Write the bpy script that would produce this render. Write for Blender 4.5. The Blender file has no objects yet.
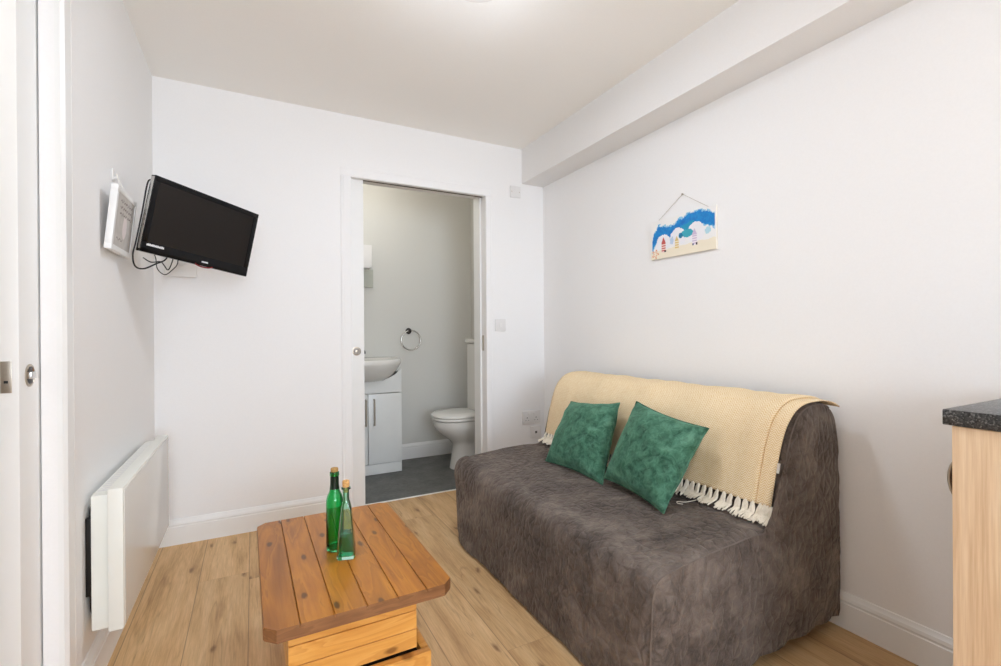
import bpy, bmesh, math, random
from mathutils import Vector, Matrix, noise
random.seed(7)
S = bpy.context.scene
COL = S.collection
PI = math.pi

# ------------------------------------------------------------------ helpers
def lin(c):
    def f(v):
        v /= 255.0
        return v / 12.92 if v <= 0.04045 else ((v + 0.055) / 1.055) ** 2.4
    return (f(c[0]), f(c[1]), f(c[2]), 1.0)

def link(name, bm, mat, parent=None, smooth=True, angle=40):
    bmesh.ops.recalc_face_normals(bm, faces=bm.faces[:])
    me = bpy.data.meshes.new(name)
    bm.to_mesh(me); bm.free()
    if mat is not None:
        for m in (mat if isinstance(mat, (list, tuple)) else [mat]):
            me.materials.append(m)
    if smooth:
        me.polygons.foreach_set('use_smooth', [True] * len(me.polygons))
        me.set_sharp_from_angle(angle=math.radians(angle))
    o = bpy.data.objects.new(name, me)
    COL.objects.link(o)
    if parent is not None:
        o.parent = parent
        o.matrix_parent_inverse = parent.matrix_world.inverted() if False else Matrix()
    return o

def thing(name, label, cat, loc=(0, 0, 0), rot=(0, 0, 0), group=None):
    o = bpy.data.objects.new(name, None)
    o.empty_display_size = 0.1
    COL.objects.link(o)
    o.location = loc; o.rotation_euler = rot
    o['label'] = label; o['category'] = cat
    if group: o['group'] = group
    return o

def tag(o, label, cat, group=None):
    o['label'] = label; o['category'] = cat
    if group: o['group'] = group
    return o

def struct(o, label=None):
    o['kind'] = 'structure'
    return o

def box(bm, x0, x1, y0, y1, z0, z1, bev=0.0, seg=2):
    vs = [bm.verts.new((x, y, z)) for z in (z0, z1) for y in (y0, y1) for x in (x0, x1)]
    fs = [(0, 2, 3, 1), (4, 5, 7, 6), (0, 1, 5, 4), (2, 6, 7, 3), (0, 4, 6, 2), (1, 3, 7, 5)]
    faces = [bm.faces.new([vs[i] for i in f]) for f in fs]
    if bev > 0:
        edges = list({e for f in faces for e in f.edges})
        bmesh.ops.bevel(bm, geom=edges, offset=bev, segments=seg, affect='EDGES', profile=0.6)
    return vs

def nb(): return bmesh.new()

def boxes(name, mat, specs, parent=None, bev=0.0, seg=2):
    bm = nb()
    for s in specs: box(bm, *s, bev=bev, seg=seg)
    return link(name, bm, mat, parent)

def grid_skin(bm, rows, close_u=False, close_v=False):
    """rows: list of lists of Vectors"""
    V = [[bm.verts.new(p) for p in r] for r in rows]
    n, m = len(V), len(V[0])
    for i in range(n if close_v else n - 1):
        for j in range(m if close_u else m - 1):
            a, b, c, d = V[i][j], V[i][(j + 1) % m], V[(i + 1) % n][(j + 1) % m], V[(i + 1) % n][j]
            try: bm.faces.new((a, b, c, d))
            except ValueError: pass
    return V

def tube(bm, pts, r, n=8, caps=True, closed=False):
    pts = [Vector(p) for p in pts]
    N = len(pts)
    rad = r if isinstance(r, (list, tuple)) else [r] * N
    rows = []
    up = None
    for i, p in enumerate(pts):
        if closed: t = pts[(i + 1) % N] - pts[i - 1]
        else: t = pts[min(i + 1, N - 1)] - pts[max(i - 1, 0)]
        t.normalize()
        if up is None:
            up = Vector((0, 0, 1)) if abs(t.z) < 0.9 else Vector((1, 0, 0))
        s = t.cross(up)
        if s.length < 1e-6: s = t.orthogonal()
        s.normalize(); up = s.cross(t).normalized()
        rows.append([p + (s * math.cos(a) + up * math.sin(a)) * rad[i] for a in [2 * PI * k / n for k in range(n)]])
    V = grid_skin(bm, rows, close_u=True, close_v=closed)
    if caps and not closed:
        bm.faces.new(list(reversed(V[0]))); bm.faces.new(V[-1])
    return V

def lathe(bm, prof, n=32, center=(0, 0), cap0=True, cap1=True):
    rows = [[Vector((center[0] + r * math.cos(2 * PI * k / n), center[1] + r * math.sin(2 * PI * k / n), z)) for k in range(n)] for r, z in prof]
    V = grid_skin(bm, rows, close_u=True)
    if cap0: bm.faces.new(list(reversed(V[0])))
    if cap1: bm.faces.new(V[-1])

def smooth_path(pts, sub=6, closed=False):
    P = [Vector(p) for p in pts]
    out = []
    n = len(P)
    for i in range(n if closed else n - 1):
        if closed: p0, p1, p2, p3 = P[i - 1], P[i], P[(i + 1) % n], P[(i + 2) % n]
        else: p0, p1, p2, p3 = P[max(i - 1, 0)], P[i], P[i + 1], P[min(i + 2, n - 1)]
        for k in range(sub):
            t = k / sub
            out.append(0.5 * ((2 * p1) + (p2 - p0) * t + (2 * p0 - 5 * p1 + 4 * p2 - p3) * t * t + (3 * p1 - p0 - 3 * p2 + p3) * t ** 3))
    if not closed: out.append(P[-1])
    return out

def resample(path, step, closed=False):
    L = [0.0]
    for a, b in zip(path, path[1:]): L.append(L[-1] + (b - a).length)
    n = max(2, int(round(L[-1] / step)) + 1)
    out, j = [], 0
    for k in range(n):
        d = L[-1] * k / (n - 1)
        while j < len(L) - 2 and L[j + 1] < d: j += 1
        t = 0 if L[j + 1] == L[j] else (d - L[j]) / (L[j + 1] - L[j])
        out.append(path[j].lerp(path[j + 1], min(max(t, 0), 1)))
    return out

def extrude_poly(bm, poly, axis_from, axis_to, place):
    """poly: list of (a,b); place(a,b,t)->xyz"""
    A = [bm.verts.new(place(a, b, axis_from)) for a, b in poly]
    B = [bm.verts.new(place(a, b, axis_to)) for a, b in poly]
    n = len(poly)
    for i in range(n): bm.faces.new((A[i], A[(i + 1) % n], B[(i + 1) % n], B[i]))
    bm.faces.new(list(reversed(A))); bm.faces.new(B)

# ------------------------------------------------------------------ materials
class NT:
    def __init__(self, name):
        self.m = bpy.data.materials.new(name); self.m.use_nodes = True
        self.t = self.m.node_tree; self.n = self.t.nodes; self.l = self.t.links
        self.b = self.n['Principled BSDF']
    def add(self, kind, **kw):
        nd = self.n.new(kind)
        for k, v in kw.items():
            if k.startswith('i_'):
                nd.inputs[k[2:].replace('_', ' ')].default_value = v
            else: setattr(nd, k, v)
        return nd
    def link(self, a, b): self.l.new(a, b)
    def math(self, op, a, b=None, c=None, clamp=False):
        nd = self.n.new('ShaderNodeMath'); nd.operation = op; nd.use_clamp = clamp
        for i, v in enumerate((a, b, c)):
            if v is None: continue
            if isinstance(v, (int, float)): nd.inputs[i].default_value = v
            else: self.l.new(v, nd.inputs[i])
        return nd.outputs[0]
    def coords(self, kind='Object'):
        return self.n.new('ShaderNodeTexCoord').outputs[kind]
    def sep(self, v):
        nd = self.n.new('ShaderNodeSeparateXYZ'); self.l.new(v, nd.inputs[0]); return nd.outputs
    def comb(self, x, y, z):
        nd = self.n.new('ShaderNodeCombineXYZ')
        for i, v in enumerate((x, y, z)):
            if isinstance(v, (int, float)): nd.inputs[i].default_value = v
            else: self.l.new(v, nd.inputs[i])
        return nd.outputs[0]
    def noise(self, vec, scale, detail=4, rough=0.55, dist=0.0):
        nd = self.n.new('ShaderNodeTexNoise')
        nd.inputs['Scale'].default_value = scale; nd.inputs['Detail'].default_value = detail
        nd.inputs['Roughness'].default_value = rough; nd.inputs['Distortion'].default_value = dist
        if vec is not None: self.l.new(vec, nd.inputs['Vector'])
        return nd
    def ramp(self, fac, stops, interp='LINEAR'):
        nd = self.n.new('ShaderNodeValToRGB'); nd.color_ramp.interpolation = interp
        e = nd.color_ramp.elements
        while len(e) < len(stops): e.new(0.5)
        for i, (p, c) in enumerate(stops):
            e[i].position = p; e[i].color = c if len(c) == 4 else lin(c)
        self.l.new(fac, nd.inputs[0]); return nd.outputs[0]
    def mix(self, fac, a, b, mode='MIX'):
        nd = self.n.new('ShaderNodeMix'); nd.data_type = 'RGBA'; nd.blend_type = mode
        for s, v in ((0, fac), (6, a), (7, b)):
            if isinstance(v, (int, float)): nd.inputs[s].default_value = v
            elif isinstance(v, tuple): nd.inputs[s].default_value = v if len(v) == 4 else lin(v)
            else: self.l.new(v, nd.inputs[s])
        return nd.outputs[2]
    def bump(self, h, strength=0.3, dist=0.01):
        nd = self.n.new('ShaderNodeBump'); nd.inputs['Strength'].default_value = strength
        nd.inputs['Distance'].default_value = dist
        self.l.new(h, nd.inputs['Height']); self.l.new(nd.outputs[0], self.b.inputs['Normal'])
    def set(self, **kw):
        for k, v in kw.items():
            nm = k.replace('_', ' ')
            if isinstance(v, bpy.types.NodeSocket): self.l.new(v, self.b.inputs[nm])
            else: self.b.inputs[nm].default_value = v
        return self

def plain(name, c, rough=0.5, metal=0.0, bump=0.0, bscale=80, spec=0.5, var=0.03):
    k = NT(name)
    co = k.coords()
    nz = k.noise(co, bscale, 3)
    base = lin(c)
    dark = tuple(v * (1 - var) for v in base[:3]) + (1,)
    lite = tuple(min(1, v * (1 + var)) for v in base[:3]) + (1,)
    k.set(Base_Color=k.ramp(nz.outputs['Fac'], [(0.3, dark), (0.7, lite)]), Roughness=rough, Metallic=metal)
    k.b.inputs['Specular IOR Level'].default_value = spec
    if bump: k.bump(nz.outputs['Fac'], bump, 0.002)
    return k.m

M = {}
M['wall'] = plain('wall_paint', (241, 240, 239), 0.9, bump=0.03, bscale=160, spec=0.2, var=0.01)
M['ceiling'] = plain('ceiling_paint', (248, 246, 242), 0.95, bump=0.1, bscale=140, spec=0.1, var=0.01)
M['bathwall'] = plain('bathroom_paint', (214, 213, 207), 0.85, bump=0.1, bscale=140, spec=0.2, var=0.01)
M['gloss'] = plain('white_gloss_paint', (238, 238, 236), 0.35, bscale=12, var=0.008)
M['white_plastic'] = plain('white_plastic', (232, 230, 227), 0.4, bscale=20, var=0.01)
M['plate'] = plain('socket_plate', (228, 226, 224), 0.4, bscale=20, var=0.01)
M['plate_dark'] = plain('socket_hole', (70, 66, 64), 0.6, bscale=20)
M['heater'] = plain('heater_enamel', (238, 238, 230), 0.35, bscale=14, var=0.01)
M['greygreen'] = plain('grey_green_panel', (190, 192, 180), 0.4, bscale=30)
M['grey'] = plain('grey_zinc', (150, 146, 140), 0.5, bscale=60)
M['chrome'] = plain('chrome', (205, 203, 200), 0.22, 1.0, bscale=10)
M['steel'] = plain('brushed_steel', (190, 180, 166), 0.32, 1.0, bscale=200, bump=0.05)
M['darkmetal'] = plain('dark_metal', (55, 52, 50), 0.4, 0.8, bscale=60)
M['brownmetal'] = plain('track_brown', (62, 40, 30), 0.7, 0.0, bscale=60)
M['black_gloss'] = plain('black_gloss_plastic', (8, 8, 11), 0.15, bscale=10, spec=0.25)
M['black'] = plain('black_plastic', (16, 16, 17), 0.5, bscale=50)
M['ceramic'] = plain('white_ceramic', (230, 228, 222), 0.12, bscale=8, var=0.01)
M['vanity'] = plain('white_laminate', (228, 230, 227), 0.3, bscale=14, var=0.01)
M['cork'] = plain('cork', (212, 165, 104), 0.9, bump=0.6, bscale=220, var=0.25)
M['darkcork'] = plain('worn_cork', (176, 140, 84), 0.9, bump=0.6, bscale=220, var=0.25)
M['tassel'] = plain('cream_yarn', (238, 229, 212), 0.95, bump=0.6, bscale=400, var=0.06)
M['tag'] = plain('white_label', (240, 236, 228), 0.8, bscale=90)
M['string'] = plain('string', (190, 182, 170), 0.9, bscale=200)
M['red'] = plain('red_trim', (120, 18, 26), 0.3, bscale=40)
M['mark'] = plain('printed_white', (225, 225, 225), 0.5, bscale=40)
M['under'] = plain('dark_timber_and_shade', (30, 25, 22), 0.8, bscale=40)  # sofa frame and legs, also the painted shade inside the table base
M['piping'] = plain('piping_cord', (108, 97, 89), 0.85, bscale=200, bump=0.3, var=0.1)
M['pipe_light'] = M['piping']

def screen_mat():
    k = NT('tv_screen')
    k.set(Base_Color=lin((24, 18, 14)), Roughness=0.32)
    k.b.inputs['Specular IOR Level'].default_value = 0.28
    return k.m
M['screen'] = screen_mat()

def floor_mat():
    k = NT('oak_laminate')
    x, y, z = k.sep(k.coords())
    W, L = 0.193, 1.25
    px = k.math('DIVIDE', k.math('ADD', x, 0.214 + 10 * W), W)
    ix = k.math('FLOOR', px)
    wn = k.add('ShaderNodeTexWhiteNoise', noise_dimensions='1D'); k.link(ix, wn.inputs['W'])
    py = k.math('DIVIDE', k.math('ADD', y, k.math('MULTIPLY', wn.outputs['Value'], L * 3)), L)
    iy = k.math('FLOOR', py)
    wn2 = k.add('ShaderNodeTexWhiteNoise', noise_dimensions='2D'); k.link(k.comb(ix, iy, 0), wn2.inputs['Vector'])
    r1, r2, r3 = k.sep(wn2.outputs['Color'])
    # per-plank shifted coordinates
    v = k.comb(k.math('ADD', x, k.math('MULTIPLY', r1, 7.0)), k.math('ADD', y, k.math('MULTIPLY', r2, 9.0)), 0)
    mp = k.add('ShaderNodeMapping'); mp.inputs['Scale'].default_value = (9, 1.0, 1); k.link(v, mp.inputs['Vector'])
    big = k.noise(mp.outputs[0], 1.6, 5, 0.55, 0.6)
    mp2 = k.add('ShaderNodeMapping'); mp2.inputs['Scale'].default_value = (60, 3.0, 1); k.link(v, mp2.inputs['Vector'])
    fine = k.noise(mp2.outputs[0], 3.0, 6, 0.65, 0.3)
    base = k.ramp(big.outputs['Fac'], [(0.28, (172, 132, 86)), (0.48, (210, 170, 120)), (0.72, (228, 194, 146))])
    col = k.mix(0.30, base, k.ramp(fine.outputs['Fac'], [(0.3, (128, 92, 58)), (0.65, (224, 190, 144))]), 'MIX')
    # knots and splits
    mp3 = k.add('ShaderNodeMapping'); mp3.inputs['Scale'].default_value = (7.5, 2.4, 1); k.link(v, mp3.inputs['Vector'])
    nzk = k.noise(mp3.outputs[0], 3.0, 3)
    vk = k.add('ShaderNodeTexVoronoi', voronoi_dimensions='2D'); vk.inputs['Scale'].default_value = 1.0
    k.link(k.mix(0.22, mp3.outputs[0], nzk.outputs['Color']), vk.inputs['Vector'])
    knot = k.ramp(vk.outputs['Distance'], [(0.02, (255, 255, 255)), (0.07, (90, 90, 90)), (0.17, (0, 0, 0))])
    col = k.mix(k.math('MULTIPLY', knot, 0.7), col, (104, 66, 36))
    mp4 = k.add('ShaderNodeMapping'); mp4.inputs['Scale'].default_value = (26, 2.2, 1); k.link(v, mp4.inputs['Vector'])
    crack = k.noise(mp4.outputs[0], 1.3, 8, 0.7, 1.2)
    ck1 = k.ramp(crack.outputs['Fac'], [(0.60, (0, 0, 0)), (0.69, (200, 200, 200))])
    mp5 = k.add('ShaderNodeMapping'); mp5.inputs['Scale'].default_value = (13, 0.9, 1); k.link(v, mp5.inputs['Vector'])
    split = k.noise(mp5.outputs[0], 1.0, 3, 0.5, 0.4)
    thin = k.ramp(k.math('ABSOLUTE', k.math('SUBTRACT', split.outputs['Fac'], 0.60)), [(0.0, (170, 170, 170)), (0.012, (0, 0, 0))])
    ck = k.mix(1.0, ck1, thin, 'ADD')
    col = k.mix(k.math('MULTIPLY', ck, 0.65), col, (112, 74, 42))
    tone = k.math('ADD', k.math('MULTIPLY', r3, 0.16), 0.92)
    col = k.mix(1.0, col, k.comb(tone, tone, tone), 'MULTIPLY')
    # seams
    fx = k.math('FRACT', px); fy = k.math('FRACT', py)
    ex = k.math('MULTIPLY', k.math('MINIMUM', fx, k.math('SUBTRACT', 1.0, fx)), W)
    ey = k.math('ADD', k.math('MULTIPLY', k.math('MINIMUM', fy, k.math('SUBTRACT', 1.0, fy)), L), 0.0011)
    e = k.math('MINIMUM', ex, ey)
    seam = k.ramp(k.math('MULTIPLY', e, 100.0), [(0.08, (255, 255, 255)), (0.22, (0, 0, 0))])
    col = k.mix(k.math('MULTIPLY', seam, 0.5), col, (82, 56, 36))
    k.set(Base_Color=col, Roughness=0.5)
    k.b.inputs['Specular IOR Level'].default_value = 0.35
    k.bump(k.math('SUBTRACT', fine.outputs['Fac'], seam), 0.12, 0.002)
    return k.m
M['floor'] = floor_mat()

def bathfloor_mat():
    k = NT('slate_vinyl')
    co = k.coords()
    n = k.noise(co, 7, 6, 0.65)
    n2 = k.noise(co, 45, 4)
    c = k.ramp(n.outputs['Fac'], [(0.3, (66, 66, 64)), (0.7, (112, 112, 108))])
    c = k.mix(0.2, c, k.ramp(n2.outputs['Fac'], [(0.35, (50, 50, 48)), (0.65, (130, 130, 126))]))
    k.set(Base_Color=c, Roughness=0.45); k.bump(n2.outputs['Fac'], 0.1, 0.002)
    return k.m
M['bathfloor'] = bathfloor_mat()

def pine(name, axis, pal, plank=None, off=0.0, knots=0.9, rough=0.35):
    """grain runs along `axis`; planks stack across `plank` = (axis, width)"""
    k = NT(name)
    o = k.sep(k.coords())
    x, y, z = o
    if plank:
        a, w = plank
        pid = k.math('FLOOR', k.math('DIVIDE', k.math('ADD', o[a], off), w))
        wn = k.add('ShaderNodeTexWhiteNoise', noise_dimensions='1D'); k.link(pid, wn.inputs['W'])
        r = k.sep(wn.outputs['Color'])
    else:
        val = k.add('ShaderNodeValue'); val.outputs[0].default_value = 0.4
        r = [val.outputs[0]] * 3
    sc = [1.0, 1.0, 1.0]; sc[axis] = 0.16
    v = k.comb(*[k.math('ADD', k.math('MULTIPLY', o[i], sc[i]), k.math('MULTIPLY', r[i % 3], 3.1 + i)) for i in range(3)])
    n1 = k.noise(v, 13, 4, 0.5, 0.8)
    sf = [1.0, 1.0, 1.0]; sf[axis] = 0.05
    vf = k.comb(*[k.math('ADD', k.math('MULTIPLY', o[i], sf[i]), k.math('MULTIPLY', r[i % 3], 1.7)) for i in range(3)])
    n2 = k.noise(vf, 130, 4, 0.6)
    rings = k.math('FRACT', k.math('MULTIPLY', n1.outputs['Fac'], 7.0))
    rg = k.ramp(rings, [(0.0, pal[0]), (0.55, pal[1]), (0.9, pal[2]), (1.0, pal[0])])
    col = k.mix(0.45, k.ramp(n1.outputs['Fac'], [(0.3, pal[0]), (0.5, pal[1]), (0.7, pal[2])]), rg)
    col = k.mix(0.18, col, k.ramp(n2.outputs['Fac'], [(0.3, pal[0]), (0.7, pal[2])]))
    oth = plank[0] if plank else 2
    vk0 = k.comb(k.math('ADD', k.math('MULTIPLY', o[axis], 5.0), k.math('MULTIPLY', r[0], 11.3)), k.math('ADD', k.math('MULTIPLY', o[oth], 12.0), k.math('MULTIPLY', r[2], 7.7)), 0.0)
    nk = k.noise(vk0, 2.5, 3)
    vk = k.add('ShaderNodeTexVoronoi', voronoi_dimensions='2D'); vk.inputs['Scale'].default_value = 1.0
    k.link(k.mix(0.12, vk0, nk.outputs['Color']), vk.inputs['Vector'])
    kn = k.ramp(vk.outputs['Distance'], [(0.05, (255, 255, 255)), (0.10, (80, 80, 80)), (0.22, (0, 0, 0))])
    col = k.mix(k.math('MULTIPLY', kn, 0.85 * knots), col, pal[3])
    tone = k.math('ADD', k.math('MULTIPLY', r[1], 0.2), 0.9)
    col = k.mix(1.0, col, k.comb(tone, tone, tone), 'MULTIPLY')
    k.set(Base_Color=col, Roughness=rough)
    k.bump(n2.outputs['Fac'], 0.08, 0.002)
    return k.m
PAL_TOP = [(136, 78, 16), (176, 108, 24), (196, 130, 38), (64, 32, 8)]
PAL_BOX = [(196, 128, 50), (224, 162, 78), (234, 178, 98), (112, 64, 20)]
M['pine_top'] = pine('waxed_pine_top', 1, PAL_TOP, (0, 0.076), 0.228)
M['pine_end'] = pine('waxed_pine_end', 0, [(104, 66, 38), (134, 90, 56), (154, 108, 70), (70, 42, 22)], knots=0.15)
M['pine_box'] = pine('pine_board', 0, PAL_BOX, (2, 0.0510), 0.216 * 0 + 0.039)
M['pine_base'] = pine('pine_plinth', 0, PAL_BOX)

def beech_mat():
    k = NT('light_oak_laminate')
    x, y, z = k.sep(k.coords())
    v = k.comb(x, y, k.math('MULTIPLY', z, 0.03))
    n = k.noise(v, 55, 4, 0.6, 0.3)
    n2 = k.noise(v, 210, 3, 0.6)
    c = k.ramp(n.outputs['Fac'], [(0.32, (208, 174, 136)), (0.5, (230, 201, 165)), (0.68, (238, 213, 181))])
    c = k.mix(0.3, c, k.ramp(n2.outputs['Fac'], [(0.38, (198, 158, 118)), (0.62, (238, 212, 180))]))
    k.set(Base_Color=c, Roughness=0.45)
    return k.m
M['beech'] = beech_mat()

def granite_mat():
    k = NT('black_granite_laminate')
    co = k.coords()
    v = k.add('ShaderNodeTexVoronoi'); v.inputs['Scale'].default_value = 330; k.link(co, v.inputs['Vector'])
    n = k.noise(co, 140, 4, 0.7)
    s = k.sep(v.outputs['Color'])
    c = k.ramp(s[0], [(0.0, (22, 22, 24)), (0.55, (40, 40, 42)), (0.8, (92, 92, 90)), (1.0, (150, 150, 146))])
    c = k.mix(0.4, c, k.ramp(n.outputs['Fac'], [(0.4, (20, 20, 22)), (0.7, (105, 105, 102))]))
    k.set(Base_Color=c, Roughness=0.3)
    return k.m
M['granite'] = granite_mat()

def suede_mat():
    k = NT('quilted_brown_velour')
    co = k.coords()
    d = k.noise(co, 9, 3, 0.5)
    wob = k.mix(0.055, co, d.outputs['Color'], 'ADD')
    mp = k.add('ShaderNodeMapping'); mp.inputs['Scale'].default_value = (1, 1, 0.62); k.link(wob, mp.inputs['Vector'])
    v = k.add('ShaderNodeTexVoronoi', feature='DISTANCE_TO_EDGE'); v.inputs['Scale'].default_value = 30
    k.link(mp.outputs[0], v.inputs['Vector'])
    quilt = k.ramp(v.outputs['Distance'], [(0.0, (0, 0, 0)), (0.2, (200, 200, 200)), (0.5, (255, 255, 255))], 'EASE')
    patch = k.noise(co, 4.5, 4, 0.6, 0.7)
    nap = k.noise(co, 24, 6, 0.75, 1.0)
    fine = k.noise(co, 260, 2)
    c = k.ramp(patch.outputs['Fac'], [(0.36, (50, 42, 38)), (0.5, (84, 74, 67)), (0.64, (132, 120, 111))])
    c = k.mix(0.42, c, k.ramp(nap.outputs['Fac'], [(0.38, (48, 40, 36)), (0.62, (128, 116, 108))]))
    c = k.mix(0.1, c, k.ramp(fine.outputs['Fac'], [(0.3, (60, 52, 48)), (0.7, (130, 118, 110))]))
    k.set(Base_Color=c, Roughness=0.8)
    k.b.inputs['Specular IOR Level'].default_value = 0.2
    k.b.inputs['Sheen Weight'].default_value = 0.28
    k.b.inputs['Sheen Roughness'].default_value = 0.45
    k.b.inputs['Sheen Tint'].default_value = lin((190, 178, 168))
    h = k.math('ADD', k.math('MULTIPLY', quilt, 1.0), k.math('MULTIPLY', nap.outputs['Fac'], 0.5))
    k.bump(h, 0.8, 0.008)
    return k.m
M['suede'] = suede_mat()

def velvet_mat():
    k = NT('green_crushed_velvet')
    co = k.coords()
    a = k.noise(co, 7, 5, 0.65, 1.2); b = k.noise(co, 36, 5, 0.7, 0.8)
    c = k.ramp(a.outputs['Fac'], [(0.34, (26, 60, 46)), (0.5, (54, 100, 78)), (0.66, (98, 144, 120))])
    c = k.mix(0.42, c, k.ramp(b.outputs['Fac'], [(0.38, (28, 64, 48)), (0.62, (100, 146, 122))]))
    k.set(Base_Color=c, Roughness=0.75)
    k.b.inputs['Specular IOR Level'].default_value = 0.2
    k.b.inputs['Sheen Weight'].default_value = 0.3
    k.b.inputs['Sheen Tint'].default_value = lin((150, 205, 175))
    k.bump(k.math('ADD', a.outputs['Fac'], b.outputs['Fac']), 0.25, 0.008)
    return k.m
M['velvet'] = velvet_mat()

def throw_mat():
    k = NT('cream_herringbone_weave')
    u, v, _ = k.sep(k.coords('UV'))      # metres
    t = k.math('PINGPONG', u, 0.013)
    s = k.math('SINE', k.math('MULTIPLY', k.math('ADD', t, v), 2 * PI / 0.0085))
    f = k.math('ADD', k.math('MULTIPLY', s, 0.5), 0.5)
    n = k.noise(k.coords(), 60, 4)
    c = k.mix(f, (216, 180, 124), (249, 234, 204))
    c = k.mix(0.18, c, k.ramp(n.outputs['Fac'], [(0.35, (218, 190, 146)), (0.65, (244, 230, 206))]))
    k.set(Base_Color=c, Roughness=0.95)
    k.b.inputs['Specular IOR Level'].default_value = 0.1
    k.bump(f, 0.5, 0.0015)
    return k.m
M['throw'] = throw_mat()

def glass_mat(name, c, rough=0.02):
    k = NT(name)
    k.set(Base_Color=c, Roughness=rough, IOR=1.48)
    k.b.inputs['Transmission Weight'].default_value = 1.0
    return k.m
M['green_glass'] = glass_mat('green_bottle_glass', (0.13, 0.80, 0.36, 1))
M['pale_glass'] = glass_mat('pale_green_glass', (0.60, 0.92, 0.78, 1))
M['liquid'] = glass_mat('green_liquid', (0.06, 0.50, 0.30, 1))
def mirror_mat():
    k = NT('mirror_glass'); k.set(Base_Color=(0.80, 0.83, 0.80, 1), Metallic=1.0, Roughness=0.05); return k.m
M['mirror'] = mirror_mat()
def attr_mat(name, rough):
    k = NT(name)
    a = k.add('ShaderNodeAttribute', attribute_name='paint')
    k.set(Base_Color=a.outputs['Color'], Roughness=rough)
    return k.m
M['paint'] = attr_mat('painted_wood', 0.6)
def lamp_mat():
    k = NT('frosted_lamp_glass')
    k.set(Base_Color=lin((236, 230, 226)), Roughness=0.4)
    return k.m
M['lamp'] = lamp_mat()

# ------------------------------------------------------------------ camera (solved from the photograph)
XL, XR, YB, H = -0.4396, 1.8846, 2.9105, 2.3705
f, yaw, pitch, roll = 472.66, 0.4828, -0.0013, -0.0069
cy, sy, cp, sp = math.cos(yaw), math.sin(yaw), math.cos(pitch), math.sin(pitch)
F = Vector((sy * cp, cy * cp, sp)); R = Vector((cy, -sy, 0)); U = R.cross(F)
R2 = R * math.cos(roll) + U * math.sin(roll); U2 = -R * math.sin(roll) + U * math.cos(roll)
cd = bpy.data.cameras.new('camera'); cam = bpy.data.objects.new('camera', cd); COL.objects.link(cam)
mw = Matrix((R2, U2, -F)).transposed().to_4x4(); mw.translation = Vector((0, 0, 1.07))
cam.matrix_world = mw
cd.sensor_width = 36; cd.lens = f * 36 / 1001; cd.clip_start = 0.02
S.camera = cam

# ------------------------------------------------------------------ the setting
YF = -3.4                       # wall behind the camera
BX0, BX1, BY1 = -0.10, 1.76, 3.935   # bathroom
WT = 0.17                       # thickness of the back wall
bm = nb(); box(bm, -1.6, XR + 0.1, YF - 0.1, 2.99, -0.06, 0.0)
struct(link('floor', bm, M['floor'], smooth=False))
bm = nb(); box(bm, BX0 - 0.1, BX1 + 0.25, 2.99, BY1 + 0.1, -0.06, 0.0)
struct(link('floor_bathroom', bm, M['bathfloor'], smooth=False))
bm = nb(); box(bm, -1.6, XR + 0.1, YF - 0.1, BY1 + 0.1, H, H + 0.08)
struct(link('ceiling', bm, M['ceiling'], smooth=False))
bm = nb(); box(bm, 1.7035, XR + 0.001, YF, YB + 0.001, 2.126, H + 0.001, bev=0.004)
struct(link('ceiling_beam', bm, M['wall']))
bm = nb(); box(bm, XR, XR + 0.1, YF - 0.1, YB + WT, 0, H)
struct(link('wall_right', bm, M['wall'], smooth=False))
# back wall: two skins with the door pocket between, opening x 0.525..1.415, z 0..2.003
DX0, DX1, DZ = 0.525, 1.415, 2.003
s1, s2 = YB + 0.025, YB + 0.066
bm = nb()
box(bm, XL - 0.12, DX0, YB, s1, 0, H)
box(bm, XL - 0.12, DX0, s2, YB + WT, 0, H)
box(bm, DX0, DX1, YB, s1, DZ, H)
box(bm, DX0, DX1, s2, YB + WT, DZ + 0.022, H)
box(bm, DX1, XR + 0.1, YB, YB + WT, 0, H)
struct(link('wall_back', bm, M['wall'], smooth=False))
# left wall with the sliding-door opening y 0.72..1.58
LY0, LY1 = 0.74, 1.58
XO = XL - 0.12
bm = nb()
box(bm, XL - 0.03, XL, LY1, YB + 0.02, 0, H)
box(bm, XO, XL - 0.075, LY1, YB + 0.02, 0, H)
box(bm, XL - 0.03, XL, LY0, LY1, 2.0, H)
box(bm, XO, XL - 0.075, LY0, LY1, 2.0, H)
box(bm, XO, XL, YF - 0.1, LY0, 0, H)
struct(link('wall_left', bm, M['wall'], smooth=False))
bm = nb(); box(bm, -1.6, -1.5, -0.6, YB, 0, H); box(bm, -1.5, XO, YB - 0.05, YB, 0, H); box(bm, -1.5, XO, -0.6, -0.5, 0, H)
struct(link('wall_hall', bm, M['wall'], smooth=False))
# wall behind the camera with the window
WX0, WX1, WZ0, WZ1 = -0.42, 1.05, 0.60, 2.15
bm = nb()
box(bm, XO, WX0, YF - 0.12, YF, 0, H); box(bm, WX1, XR + 0.1, YF - 0.12, YF, 0, H)
box(bm, WX0, WX1, YF - 0.12, YF, 0, WZ0); box(bm, WX0, WX1, YF - 0.12, YF, WZ1, H)
struct(link('wall_front', bm, M['wall'], smooth=False))
w = nb()
for (a, b, c, d) in ((WX0, WX1, WZ0, WZ0 + 0.06), (WX0, WX1, WZ1 - 0.06, WZ1), (WX0, WX0 + 0.06, WZ0, WZ1), (WX1 - 0.06, WX1, WZ0, WZ1), (0.285, 0.345, WZ0, WZ1)):
    box(w, a, b, YF - 0.1, YF - 0.04, c, d)
struct(link('window_1', w, M['gloss']))
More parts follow.
